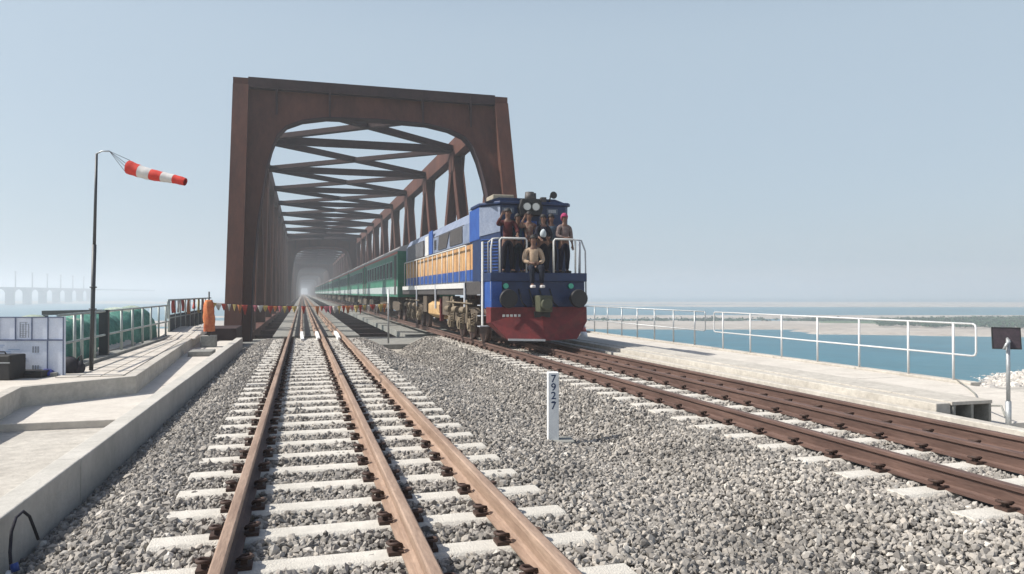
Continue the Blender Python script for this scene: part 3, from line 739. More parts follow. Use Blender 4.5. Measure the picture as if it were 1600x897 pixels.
# bushes on the green land
def leaf_mass(name, pts, size, m, seed, label, n_leaf=26):
    r_ = np.random.RandomState(seed); n = len(pts); P = np.repeat(np.array(pts), n_leaf, 0); h = size
    off = r_.normal(size=(len(P), 3))*np.array([h*.55, h*.55, h*.3]); off[:, 2] = np.abs(off[:, 2])
    P = P+off; a = r_.uniform(0, 6.28, len(P)); s = h*.28*r_.uniform(.5, 1.2, len(P)); tl = r_.uniform(.2, 1.3, len(P))
    ux = np.stack([np.cos(a), np.sin(a), np.zeros_like(a)], 1)*s[:, None]; uy = np.stack([-np.sin(a)*np.cos(tl), np.cos(a)*np.cos(tl), np.sin(tl)], 1)*s[:, None]
    v = np.stack([P-ux, P-uy*.6, P+ux, P+uy], 1).reshape(-1, 3); f = np.arange(len(P)*4).reshape(-1, 4)
    me = bpy.data.meshes.new(name); me.vertices.add(len(v)); me.vertices.foreach_set('co', v.astype(np.float32).ravel()); me.loops.add(len(v)); me.loops.foreach_set('vertex_index', f.astype(np.int32).ravel())
    me.polygons.add(len(f)); me.polygons.foreach_set('loop_start', np.arange(0, len(v), 4, dtype=np.int32)); me.update(calc_edges=True); me.materials.append(m)
    o = bpy.data.objects.new(name, me); COL.objects.link(o); tag(o, label, kind='stuff'); return o
M['leaf'] = mat('bush_leaf', (0.012, 0.045, 0.015), .9, scale=.1, col2=(0.03, 0.085, 0.028))
rl = random.Random(2); pts = []
for _ in range(2600):
    px = rl.uniform(1370, 2100); D = rl.uniform(208, 318); x, y = at(px, D)
    q = ((px-1960)/1150*D/148)**2+((D-262)/54)**2
    if q < 1: pts.append((x, y, -8.7))
leaf_mass('vegetation', pts, 1.3, M['leaf'], 3, 'low green scrub covering the far river island on the right')
pts = []
for _ in range(260):
    px = rl.choice([rl.uniform(1250, 1385), rl.gauss(1290, 30), rl.uniform(900, 1200), rl.gauss(1105, 25)]); D = 284+rl.uniform(-8, 10); x, y = at(px, D); pts.append((x, y, -9.3))
leaf_mass('vegetation', pts, 1.4, M['leaf'], 4, 'thin dark line of scrub on the sandbank across the river')

# ------------------------------------------------------------------ truss bridge
XL, XR, ZT = -2.82, 9.14, 10.5
CW = .62
def truss_span(y0, label, n_panels=9, detail=True):
    """y0: foot of the near end posts"""
    root = empty('truss_span', (0, y0, 0)); tag(root, label, 'truss span', 'spans of the rust brown truss bridge')
    S_ = M['rust_steel']; Bm = M['rust_brace']
    L_ = 10.0*n_panels; yt0 = 3.55; yt1 = yt0+L_; yend = yt1+3.55
    zb = -.75; xl = XL+CW/2; xr = XR-CW/2; zc = ZT-.5
    def hbar(a, b, w, d, name, mm=S_):
        # H section: two flanges (plates facing across) and a web
        a = Vector(a); b_ = Vector(b); t = (b_-a).normalized(); x = Vector((1, 0, 0)); u = x.cross(t).normalized()
        k = MB(); th = .05
        for s in (-1, 1):
            k.bar(a+x*s*(w/2-th/2), b_+x*s*(w/2-th/2), th, d, up=tuple(u)) if True else None
        k.bar(a, b_, w-2*th, th, up=tuple(u))
        k.bar(a+u*(d/2-.13), b_+u*(d/2-.13), w-2*th-.004, .04, up=tuple(u)) if name == 'end_post' else None
        return k.build(name, mm, root)
    for x in (xl, xr):
        MB().box(x-CW/2, x+CW/2, -.2, yend+.2, zb-.55, zb+.35).build('bottom_chord', S_, root)
        k = MB(); k.box(x-CW/2, x+CW/2, yt0-.3, yt1+.3, ZT-.98, ZT-.02)
        for s in (-1, 1): k.box(x+s*CW/2-.03*s-.035, x+s*CW/2-.03*s+.035, yt0-.3, yt1+.3, ZT-1.05, ZT-.98)
        k.build('top_chord', S_, root)
        # end posts
        for (ya, yb) in ((0, yt0), (yend, yt1)):
            k = MB(); a = Vector((x, ya, zb)); b_ = Vector((x, yb, ZT-.45))
            k.bar(a, b_, CW, .85, up=(0, 1, 0))
            k.build('end_post', S_, root)
        # web diagonals
        for i in range(n_panels):
            ya = yt0+10*i
            for (p, q) in (((ya, zc-.3), (ya+5, zb)), ((ya+5, zb), (ya+10, zc-.3))):
                hbar((x, p[0], p[1]), (x, q[0], q[1]), CW*.92, .62, 'diagonal')
        # gussets
        for i in range(1, n_panels):
            ya = yt0+10*i; k = MB()
            for s in (-1, 1):
                xx = x+s*(CW/2+.012); k.prism([(ya-1.0, ZT-.9), (ya+1.0, ZT-.9), (ya+.65, ZT-1.9), (ya-.65, ZT-1.9)], xx-.01, xx+.01, axis='x')
            k.build('gusset_plate', S_, root)
    # lateral bracing
    zl = ZT-.55
    for i in range(n_panels+1):
        ya = yt0+10*i
        if 0 < i < n_panels: MB().bar((xl, ya, zl), (xr, ya, zl), .32, .42).build('cross_strut', Bm, root)
        if i < n_panels:
            MB().bar((xl, ya, zl+.02), (xr, ya+10, zl+.02), .38, .30).build('lateral_brace', Bm, root)
            MB().bar((xr, ya, zl-.02), (xl, ya+10, zl-.02), .38, .26).build('lateral_brace', Bm, root)
            ym = ya+5
    # floor: cross beams
    for i in range(2*n_panels+1):
        ya = yt0+5*i
        MB().box(xl+CW/2, xr-CW/2, ya-.2, ya+.2, -1.35, -.66).build('floor_beam', Bm, root)
    MB().box(xl+CW/2, -1.15, 1.6, yend-1.6, -1.5, -1.42).build('side_walkway', Bm, root)
    # portals in the plane of the end posts
    for (yb, yt) in ((0, yt0), (yend, yt1)):
        half = [(.93, -.75), (.96, 2.2), (1.10, 4.4), (1.36, 6.4), (1.55, 7.3), (1.78, 8.0), (2.15, 8.45), (2.8, 8.75), (3.8, 8.95), (5.98, 9.02)]
        inner = [(XL+a, z) for a, z in half] + [(XR-a, z) for a, z in half[-2::-1]]
        outer = [(XL+CW-.02, z) for a, z in half]; 
        k = MB(); sgn = 1 if yt > yb else -1
        def YP(z): return yb + (yt-yb)*(z+.75)/(ZT-.45+.75)
        nI = len(inner)
        e0, e1 = XL+CW-.03, XR-CW+.03
        outl = inner + [(e1, inner[-1][1]), (e1, ZT-.04), (e0, ZT-.04), (e0, inner[0][1])]
        nO = len(outl)
        v = [(x, YP(z)-.06, z) for x, z in outl] + [(x, YP(z)+.06, z) for x, z in outl]
        k.add(v, [tuple(range(nO)), tuple(range(2*nO-1, nO-1, -1))] + [(i, nO+i, nO+(i+1) % nO, (i+1) % nO) for i in range(nO)])
        # flange along the opening, deep plate
        fl = MB()
        for i in range(nI-1):
            (x0, z0), (x1, z1) = inner[i], inner[i+1]
            d0, d1 = .36, .36
            v = [(x0, YP(z0)-d0, z0), (x0, YP(z0)+d0, z0), (x1, YP(z1)-d1, z1), (x1, YP(z1)+d1, z1)]
            nrm = Vector((z1-z0, 0, -(x1-x0))).normalized()*.05
            v += [tuple(Vector(p)+nrm) for p in v]
            fl.add(v, [(0,1,3,2), (4,6,7,5), (0,2,6,4), (1,5,7,3)])
        k.build('portal_frame', S_, root, fix=False)
        fl.build('portal_flange', Bm, root)
        MB().box(XL+CW-.01, XR-CW+.01, YP(ZT)-.50, YP(ZT)+.42, ZT-.42, ZT+.02).build('portal_cap', Bm, root)  # darker steel paints the shade band along the portal top
        for x in (XL+3.95, XR-3.95, XL+1.75, XR-1.75): MB().box(x-.04, x+.04, YP(9.7)-.3, YP(9.7)+.1, 9.02 if 2 < abs(x-XL) < 10 else 8.4, ZT-.06).build('portal_stiffener', Bm, root)
    return yend
ord_ = ['nearest', 'second nearest', 'third', 'fourth', 'farthest']
y0 = 29.6
lab = ['nearest rust brown truss span with its tall portal over both tracks', 'second rust brown truss span seen through the nearest portal', 'third rust brown truss span deep inside the bridge, half lost in haze', 'fourth truss span faint in the haze inside the bridge', 'fifth truss span almost hidden by haze inside the bridge', 'sixth truss span, a grey shape in the haze near the vanishing point', 'seventh truss span, barely visible at the vanishing point of the rails', 'eighth truss span, lost in haze near the vanishing point', 'ninth truss span, lost in haze near the vanishing point', 'tenth truss span, lost in haze near the vanishing point', 'eleventh truss span, lost in haze near the vanishing point', 'farthest truss span at the very end of the bridge']
ends = []
yend = truss_span(y0, lab[0])
first = [o for o in bpy.data.objects if o.name == 'truss_span'][0]; cache = tree_cache(first)
for i in range(1, 12):
    c = copy_tree(first, None, cache); c.location = (0, y0+i*(yend+1.6), 0); c['label'] = lab[i]
    ends.append(c.location.y)
for i, y in enumerate(ends):
    k = MB(); k.box(-3.4, 9.8, y-2.4, y+.8, -3.2, -1.45); k.box(-2.2, 1.2, y-2.2, y+.6, -12.8, -3.2); k.box(5.2, 8.6, y-2.2, y+.6, -12.8, -3.2)
    tag(k.build('bridge_pier', M['conc_gray']), f"{['first', 'second', 'third', 'fourth', 'fifth', 'sixth', 'seventh', 'eighth', 'ninth', 'tenth', 'eleventh'][i]} concrete pier under the truss bridge counting from the near bank", 'pier', 'piers of the truss bridge')

# far road bridge on the left, pale in the haze
def far_bridge():
    root = empty('road_bridge', (0, 0, 0)); tag(root, 'distant road bridge on round-headed piers, faint in the haze at far left', 'bridge')
    X = -270.0; S_ = mat('far_concrete', (0.16, 0.16, 0.17), .9, scale=.1, var=.1)
    prof = [(X-6, 5.2), (X+6, 5.2), (X+6, 7.0), (X+5, 7.1), (X-5, 7.1), (X-6, 7.0)]
    MB().prism(prof, 150, 1500).build('deck', S_, root)
    for i in range(14):
        y = 490 + i*46.0
        b = MB(); b.prism([(X-5, 5.2), (X-3.4, 2), (X-3.4, -12), (X+3.4, -12), (X+3.4, 2), (X+5, 5.2)], y-2.6, y+2.6)
        for s in (-1, 1): b.prism([(y+s*2.6, 5.2), (y+s*2.6, 1.0), (y+s*7, 3.8), (y+s*13, 5.2)], X-3, X+3, axis='x')
        b.build('pier', S_, root)
        b = MB(); b.tube([(X+4.5, y, 7), (X+4.5, y, 22)], .55, 6); b.box(X+3.6, X+5.4, y-.5, y+.5, 21.5, 22.3); b.build('lamp_mast', S_, root)
far_bridge()

# ------------------------------------------------------------------ locomotive
TXc = 5.87
M['lblue'] = mat('loco_navy', (0.004, 0.016, 0.065), .5, .1, scale=4, col2=(0.009, 0.034, 0.115), bump=.05)
M['lgrey'] = mat('loco_pale_blue', (0.15, 0.19, 0.28), .55, .1, scale=3, col2=(0.26, 0.30, 0.39), bump=.05)
M['lmid'] = mat('loco_bright_blue', (0.012, 0.06, 0.27), .5, .1, scale=4, col2=(0.025, 0.10, 0.37))
M['lorange'] = mat('loco_orange', (0.44, 0.22, 0.085), .7, scale=1.2, col2=(0.58, 0.38, 0.18))
M['lred'] = mat('loco_red', (0.085, 0.009, 0.010), .65, scale=5, col2=(0.19, 0.017, 0.017), bump=.1)
M['dirty'] = mat('bogie_grime', (0.035, 0.028, 0.022), .8, scale=9, col2=(0.17, 0.13, 0.09), bump=.3)
M['dirty2'] = mat('bogie_tan', (0.10, 0.075, 0.05), .8, scale=6, col2=(0.30, 0.24, 0.16), bump=.3)
M['tan'] = mat('fuel_tank_tan', (0.42, 0.25, 0.10), .6, scale=3, col2=(0.60, 0.42, 0.21))
M['grille'] = mat('dark_grille', (0.03, 0.028, 0.03), .6, scale=12, col2=(0.09, 0.08, 0.075))
M['glass'] = mat('dark_glass', (0.015, 0.03, 0.04), .08, 0, var=0, spec=.8)
M['lwhite'] = mat('handrail_pale', (0.60, 0.60, 0.58), .5, scale=8, var=.12)
M['lamp'] = mat('lamp_lens', (0.65, 0.65, 0.6), .15, 0, var=0, spec=.8)
M['green_lens'] = mat('green_lens', (0.05, 0.42, 0.28), .2, var=0)
M['sill'] = mat('grey_sill', (0.36, 0.38, 0.42), .6, scale=5, var=.2)
loco = empty('locomotive', (TXc, 18.0, 0)); tag(loco, 'dark blue diesel locomotive with a red plough and people crowded on its front', 'locomotive')
LL = 17.2; HW = 1.30
MB().box(-HW+.03, HW-.03, 1.25, LL, 1.34, 1.72).build('underframe', M['grille'], loco, bevel=.02)
# front beam and panel
MB().box(-HW, HW, 0, 1.3, 1.70, 1.92).build('front_platform', M['lblue'], loco, bevel=.015)
MB().box(-HW+.04, HW-.04, .08, 1.3, 1.02, 1.70).build('front_panel', M['lblue'], loco, bevel=.01)
MB().box(-HW+.02, -HW+.30, .03, 1.1, 1.0, 1.70).build('step_well', M['lmid'], loco, bevel=.01)
# plough
v = [(-HW, .02, 1.04), (HW, .02, 1.04), (HW, 0.0, .66), (.92, -.28, .22), (-.92, -.28, .22), (-HW, 0.0, .66), (-HW, .5, 1.04), (HW, .5, 1.04), (HW, .5, .62), (.92, .3, .24), (-.92, .3, .24), (-HW, .5, .62), (0, -.12, 1.04), (0, -.42, .2), (0, .3, .22), (0, .5, 1.04)]
f = [(0, 5, 4, 13, 12), (12, 13, 3, 2, 1), (0, 12, 15, 6), (12, 1, 7, 15), (1, 2, 8, 7), (2, 3, 9, 8), (3, 13, 14, 9), (13, 4, 10, 14), (4, 5, 11, 10), (5, 0, 6, 11), (6, 15, 14, 10, 11), (15, 7, 8, 9, 14)]
MB().add(v, f).build('snow_plough', M['lred'], loco, bevel=.01)
MB().bar((-.93, -.31, .235), (0, -.45, .215), .03, .05).build('plough_edge', M['lwhite'], loco)
b = MB()
for i in range(5): b.box(-1.02+.1*i, -.96+.1*i, -.14, -.115, .80, .86)
tag(b.build('plough_lettering', M['lwhite'], loco), kind='stuff')
# hood
HX = 1.12
hood = MB().prism([(-HX, 1.72), (HX, 1.72), (HX, 3.35), (HX-.16, 3.72), (-HX+.16, 3.72), (-HX, 3.35)], 2.61, LL-.2).build('hood', M['lgrey'], loco, bevel=.02)
MB().box(-HX-.012, -HX, 2.65, LL-.25, 2.08, 2.82).build('orange_band', M['lorange'], hood)
MB().box(-HX-.012, -HX, 2.65, LL-.25, 1.76, 2.08).build('blue_band', M['lmid'], hood)
# upper superstructure on the left: equipment walls flush at the edge
UX = 1.18
up = MB().prism([(-UX, 2.86), (UX, 2.86), (UX, 3.45), (UX-.2, 3.80), (-UX+.2, 3.80), (-UX, 3.45)], 2.95, LL-.6).build('upper_casing', M['lgrey'], loco, bevel=.02)
MB().box(-UX-.015, UX+.015, 1.70, 2.95, 2.87, 3.775).build('blue_compartment', M['lmid'], loco, bevel=.02)
# parallelogram radiator windows
def para(y0, y1, z0, z1, sk, m, name, parent, x=-UX-.015):
    return MB().prism([(y0+sk, z0), (y1+sk*0.3, z0), (y1, z1), (y0, z1)], x-.01, x+.02, axis='x').build(name, m, parent)
para(3.95, 5.9, 2.93, 3.42, -.35 if False else .0, M['grille'], 'radiator_grille', up)
para(6.0, 7.9, 2.93, 3.42, .5, M['grille'], 'radiator_grille', up)
MB().box(-UX-.03, -UX, 9.2, 10.0, 2.86, 3.74).build('bright_panel', M['lmid'], up)
MB().box(-UX-.03, -UX, 10.1, 10.9, 2.86, 3.6).build('pale_panel', M['lwhite'], up)
MB().box(-UX-.03, -UX, 11.3, 15.9, 2.86, 3.5).build('side_grille', M['grille'], up)
b = MB()
for i in range(14): b.box(-UX-.04, -UX-.03, 11.4+.32*i, 11.45+.32*i, 2.88, 3.48)
b.build('grille_ribs', M['sill'], up)
b = MB()
for y in (5.5, 8.5, 11.8, 14.2): b.tube([(0, y, 3.8), (0, y, 3.93)], .42, 14)
b.build('roof_fans', M['lgrey'], up)
# hood doors: vertical seams
b = MB()
for i in range(21): b.box(-HX-.018, -HX-.012, 3.1+.64*i, 3.13+.64*i, 1.8, 2.8)
tag(b.build('door_seam_lines', M['grille'], hood), kind='stuff')
b = MB()
for i in range(10): b.box(-UX-.006, -UX+.002, 8.2+.75*i, 8.225+.75*i, 2.9, 3.44)
b.box(-UX-.006, -UX+.002, 3.7, LL-.7, 3.44, 3.46)
tag(b.build('panel_seam_lines', M['grille'], up), kind='stuff')
for y in (8.5, 10.95): 
    b = MB()
    for i in range(6): b.box(-UX-.025, -UX-.004, y, y+.42, 3.0+.06*i, 3.03+.06*i)
    b.build('louvre_vent', M['grille'], up)
# cab
CABF = 1.0
poly = [(-1.18, 2.6), (-1.18, 1.62), (-.78, CABF), (1.06, CABF), (1.18, CABF+.14), (1.18, 2.6)]
cab = MB().prism(poly, 1.72, 3.78, axis='z').build('cab', M['lblue'], loco, bevel=.015)
poly2 = [(-1.285, 2.0), (-1.285, 1.615), (-.785, CABF-.015), (-.60, CABF-.015), (-.60, 2.0)]
MB().add([(-1.195, 1.69, 2.95), (-1.195, 1.612, 2.95), (-.79, CABF-.014, 3.05), (-1.195, 1.69, 3.74), (-1.195, 1.612, 3.74), (-.79, CABF-.014, 3.74)], [(0,1,4,3), (1,2,5,4)]).build('pale_corner', M['lgrey'], cab, fix=False)
roof = MB().prism([(-1.23, 2.65), (-1.23, 1.58), (-.82, CABF-.1), (1.12, CABF-.1), (1.24, CABF+.1), (1.24, 2.65)], 3.78, 3.86, axis='z').build('roof', M['lblue'], loco, bevel=.02)
b = MB(); b.prism([(-1.12, 3.86), (1.12, 3.86), (.8, 3.97), (-.8, 3.97)], 1.1, 3.4); b.build('roof_crown', M['lblue'], roof)
for (x0, x1) in ((-.70, -.30), (.30, .70)):
    w0 = MB().box(x0, x1, CABF-.02, CABF, 2.95, 3.38).build('window', M['glass'], cab)
    b = MB(); b.box(x0-.03, x1+.03, CABF-.03, CABF, 3.38, 3.41); b.box(x0-.03, x1+.03, CABF-.03, CABF, 2.92, 2.95); b.box(x0-.03, x0, CABF-.03, CABF, 2.95, 3.38); b.box(x1, x1+.03, CABF-.03, CABF, 2.95, 3.38); b.build('frame', M['lblue'], w0)
MB().box(-.26, .24, CABF-.02, CABF, 1.95, 3.35).build('door', M['lmid'], cab)
b = MB()
nrm = Vector((-(1.62-CABF), -(1.27-.78), 0)).normalized()
for i in range(11):
    z = 2.0+.085*i; a = Vector((-1.165, 1.58, z))+nrm*.012; c = Vector((-.82, 1.05, z))+nrm*.012; b.bar(a, c, .02, .02)
b.build('louvres', M['lmid'], cab)
# pale triangular lit quarter panel below
# headlight box
hb = MB().prism([(-.26, 3.48), (.30, 3.48), (.36, 3.68), (.28, 3.92), (-.24, 3.92), (-.32, 3.68)], CABF-.22, CABF).build('headlight_box', M['black'], cab, bevel=.02)
for x in (-.10, .145):
    h_ = MB().tube([(x, CABF-.24, 3.71), (x, CABF-.21, 3.71)], .10, 18).build('headlight', M['lamp'], cab)
    MB().tube([(x, CABF-.245, 3.71), (x, CABF-.205, 3.71)], [.115, .115], 18, cap=False).build('rim', M['galv'], h_)
M['plate'] = mat('number_plate', (0.09, 0.12, 0.17), .5, var=.1); M['fadedmark'] = mat('faded_lettering', (0.40, 0.42, 0.45), .6, scale=50, var=.2)
for (x0, x1) in ((-.74, -.40), (.52, .84)):
    pl = MB().box(x0, x1, CABF-.015, CABF, 3.54, 3.70).build('number_panel', M['plate'], cab)
    b = MB()
    for i in range(4):
        xx = x0+.05+(x1-x0-.1)*i/4; b.box(xx, xx+.045, CABF-.019, CABF-.015, 3.585, 3.665)
    b.build('number_marks', M['fadedmark'], pl)
# roof equipment
MB().box(-.95, -.35, 1.15, 1.9, 3.92, 4.06).build('air_conditioner', mat('ac_tan', (0.33, 0.29, 0.22), .7, var=.2), roof, bevel=.03)
b = MB(); b.tube([(0.02, .95, 3.86), (0.02, .95, 4.12)], [.14, .12], 14); b.tube([(.14, 1.0, 3.86), (.14, 1.0, 4.1)], [.09, .08], 12); b.build('beacon', M['grille'], roof)
b = MB(); b.tube([(.62, .95, 4.03), (.62, .80, 4.03), (.62, .70, 4.03)], [.03, .05, .10], 14); b.tube([(.62, 1.1, 3.85), (.62, .95, 4.03)], .02, 6); b.build('horn', M['black'], roof)
b = MB(); b.box(.36, .5, .95, 1.1, 3.86, 4.0); b.build('roof_box', M['grille'], roof)
# front handrails
b = MB()
def rect(x0, x1, y, z0, z1, r=.024):
    return [(x0, y, z0), (x0, y, z1-.05), (x0+.04, y, z1), (x1-.04, y, z1), (x1, y, z1-.05), (x1, y, z0)]
MB().tube(rect(-1.05, -.33, .06, 1.92, 2.80), .026, 8).build('handrail', M['lwhite'], loco)
MB().tube(rect(.40, 1.0, .06, 1.92, 2.80), .026, 8).build('handrail', M['lwhite'], loco)
b = MB(); b.tube([(-1.26, .1, 1.2), (-1.27, .1, 2.5), (-1.23, .1, 2.78), (-1.05, .08, 2.80)], .024, 8); b.tube([(-1.24, .5, 1.9), (-1.24, .5, 2.72), (-1.25, .12, 2.76)], .02, 8); b.build('handrail', M['lwhite'], loco)
b = MB(); b.tube([(1.0, .08, 2.80), (1.18, .1, 2.78), (1.30, .12, 2.5), (1.32, .12, 1.2)], .022, 8); b.tube([(1.22, .3, 1.92), (1.22, .3, 2.76)], .022, 8); b.tube([(1.12, .12, 1.92), (1.12, .12, 2.78)], .018, 8); b.build('handrail', M['sill'], loco)
# side ladder strips, front left corner white vertical
MB().box(-HW-.03, -HW, .75, .90, .55, 2.75).build('corner_post', M['lwhite'], loco)
# side railing
rail_root = MB().tube([(-HW+.04, 3.1, 2.79), (-HW+.04, LL-.6, 2.79)], .026, 8).build('side_railing', M['lwhite'], loco)
for i in range(15):
    y = 3.1+ i*(LL-3.7)/14
    MB().tube([(-HW+.04, y, 1.6), (-HW+.04, y, 2.79)], .017, 6).build('stanchion', M['lwhite'], rail_root)
for y in (3.0, 7.9, 12.4): MB().box(-HW-.02, -HW+.02, y, y+.18, .85, 1.7).build('step_hanger', M['sill'], loco)
MB().box(-HW-.015, -HW+.10, 3.0, LL-.3, 1.54, 1.70).build('sill_strip', M['lwhite'], loco)
# fuel tank
tk = []
for i in range(14):
    a = math.pi*2*i/14; tk.append((-.0+1.16*max(-1, min(1, 1.25*math.cos(a))), .80+.36*max(-1, min(1, 1.2*math.sin(a)))))
MB().prism(tk, 7.6, 10.4, smooth=False).build('fuel_tank', M['tan'], loco, bevel=.03)
MB().box(-1.22, -1.1, 7.45, 7.6, .42, 1.2).build('tank_strap', M['lred'], loco)
# bogies
def bogie(parent, yc, half, n_ax, wr, mf, hwid=1.12, detail=True):
    bg_ = MB().prism([(yc-half, .62), (yc-half+.2, .52), (yc-.5, .50), (yc, .46), (yc+.5, .50), (yc+half-.2, .52), (yc+half, .62), (yc+half, .86), (yc+half-.4, .98), (yc-half+.4, .98), (yc-half, .86)], -hwid-.08, -hwid+.08, axis='x')
    bg_.prism([(yc-half, .62), (yc, .46), (yc+half, .62), (yc+half, .86), (yc-half, .86)], hwid-.08, hwid+.08, axis='x')
    bg_.box(-hwid, hwid, yc-.25, yc+.25, .5, 1.2)
    root = bg_.build('bogie', mf, parent, bevel=.02)
    for k in range(n_ax):
        y = yc + (k-(n_ax-1)/2)*(2*half-1.0)/(n_ax-1)
        b = MB()
        for s in (-1, 1):
            b.tube([(s*.80, y, wr), (s*.90, y, wr)], wr, 24); b.tube([(s*.775, y, wr), (s*.80, y, wr)], wr+.03, 24)
        b.tube([(-.8, y, wr), (.8, y, wr)], .09, 10)
        b.build('wheelset', M['rail_dark'], root)
        if detail:
            b = MB(); b.box(-hwid-.20, -hwid-.06, y-.17, y+.17, wr-.17, wr+.19); b.tube([(-hwid-.24, y, wr), (-hwid-.18, y, wr)], .11, 12); b.build('axle_box', M['dirty2'], root, bevel=.01)
            for dy in (-.30, .30):
                pts = [(-hwid-.14+.05*math.cos(q*1.05), y+dy+.05*math.sin(q*1.05), .48+.36*q/30) for q in range(31)]
                MB().tube(pts, .016, 5).build('coil_spring', M['dirty2'], root)
    if detail:
        b = MB()
        for s in (-1, 1): b.tube([(-hwid-.16, yc+s*half*.5, 1.18), (-hwid-.2, yc+s*half*.5-.32, .56)], .035, 6)
        b.tube([(-hwid-.2, yc-half, 1.10), (-hwid-.2, yc+half, 1.12)], .025, 6); b.build('damper', M['dirty2'], root)
        for s in (-1, 0, 1): MB().tube([(-hwid-.2, yc+s*1.15+.1, .9), (-hwid-.26, yc+s*1.15+.4, .9)], .10, 10).build('brake_cylinder', M['dirty2'], root)
    return root
bogie(loco, 3.9, 1.95, 3, .48, M['dirty']); bogie(loco, 13.6, 1.95, 3, .48, M['dirty'])
b = MB()
for i in range(7): b.tube([(-1.25+.04*i, 5.2+.3*i, 1.3), (-1.2, 5.3+.3*i, .95-.05*(i % 3)), (-1.1, 5.4+.35*i, .7)], .02, 5)
b.build('hoses', M['dirty2'], loco)
for y0_, y1_ in ((10.6, 11.4), (6.1, 7.2)): MB().box(-1.2, -.8, y0_, y1_, .65, 1.3).build('equipment_box', M['dirty'], loco, bevel=.02)
# coupler, buffers, lamps
b = MB(); b.box(-.16, .18, -.50, .1, .92, 1.34); b.tube([(0, -.5, 1.12), (0, -.62, 1.12)], .15, 12); b.build('coupler', mat('coupler_olive', (0.07, 0.075, 0.045), .7, var=.3), loco, bevel=.03)
b = MB(); b.box(-.2, .22, -.2, .06, .78, .93); b.build('coupler_pocket', M['black'], loco)
for s in (-1, 1):
    b = MB(); b.tube([(s*.93, .1, 1.26), (s*.93, -.35, 1.26)], .10, 12); b.tube([(s*.93, -.35, 1.26), (s*.93, -.43, 1.26)], [.24, .22], 20); b.build('buffer', M['black'], loco)
    MB().tube([(s*.88-.02, .08, 1.58), (s*.88-.02, -.0, 1.58)], .07, 14).build('marker_lamp', M['green_lens'], loco)
b = MB()
for i in range(4): b.tube([(-.55+.28*i, .06, 1.5), (-.5+.28*i, -.1, 1.15), (-.35+.28*i, .02, 1.05)], .018, 6)
b.build('brake_hoses', M['black'], loco)
for s in (-1,):
    b = MB()
    for z in (.5, .78, 1.06, 1.34): b.box(-HW-.05, -HW+.22, .95, 1.28, z, z+.025)
    b.build('steps', M['sill'], loco)

# ------------------------------------------------------------------ coaches
M['cgreen'] = mat('coach_green', (0.025, 0.15, 0.09), .45, .05, scale=1.5, col2=(0.06, 0.25, 0.16))
M['croof'] = mat('coach_roof', (0.45, 0.43, 0.42), .6, scale=2, var=.15)
M['cband'] = mat('coach_silver_band', (0.42, 0.47, 0.46), .5, scale=3, var=.15)
M['cline'] = mat('coach_red_line', (0.45, 0.13, 0.10), .6, var=.1)
def coach(y0, label):
    root = empty('passenger_coach', (TXc, y0, 0)); tag(root, label, 'coach', 'coaches behind the locomotive'); L_ = 19.3; hw = 1.42
    body = MB().prism([(-hw, 1.2), (hw, 1.2), (hw, 3.45), (-hw, 3.45)], 0, L_).build('body', M['cgreen'], root, bevel=.02)
    MB().prism([(-hw-.01, 3.45), (hw+.01, 3.45), (hw-.12, 3.66), (.7, 3.82), (-.7, 3.82), (-hw+.12, 3.66)], 0, L_, smooth=True).build('roof', M['croof'], root)
    MB().box(-hw-.012, -hw, .05, L_-.05, 1.34, 1.72).build('silver_band', M['cband'], body)
    MB().box(-hw-.012, -hw, .05, L_-.05, 3.33, 3.43).build('cantrail_stripe', M['cline'], body)
    for i in range(9):
        y = 2.1+1.72*i
        w_ = MB().box(-hw-.006, -hw, y, y+1.0, 2.2, 3.0).build('window', M['glass'], body)
        b = MB(); b.box(-hw-.03, -hw-.006, y-.04, y+1.04, 3.0, 3.04); b.box(-hw-.03, -hw-.006, y-.04, y+1.04, 2.16, 2.2); b.box(-hw-.03, -hw-.006, y-.04, y, 2.2, 3.0); b.box(-hw-.03, -hw-.006, y+1.0, y+1.04, 2.2, 3.0); b.build('frame', M['cband'], w_)
    for y in (.5, L_-1.3):
        d = MB().box(-hw-.02, -hw-.001, y, y+.8, 1.3, 3.25).build('door', M['grille'], body)
    MB().box(-.55, .55, -.5, 0, 1.2, 3.4).build('gangway', M['black'], root)
    MB().box(-1.1, 1.1, 6, 9.5, .5, 1.2).build('equipment_box', M['dirty'], root); MB().box(-1.0, 1.0, 10.3, 12.4, .6, 1.2).build('equipment_box', M['dirty2'], root)
    for yc in (2.6, L_-2.6): bogie(root, yc, 1.5, 2, .44, M['dirty'], 1.1, False)
    return root
num = ['first', 'second', 'third', 'fourth', 'fifth', 'sixth', 'seventh', 'eighth', 'ninth', 'tenth', 'eleventh', 'twelfth']
c0 = coach(35.9, 'first green coach, coupled directly behind the locomotive'); cache = tree_cache(c0)
for i in range(1, 12):
    c = copy_tree(c0, None, cache); c.location.y = 35.9+19.9*i; c['label'] = f'{num[i]} green coach behind the locomotive, inside the bridge'

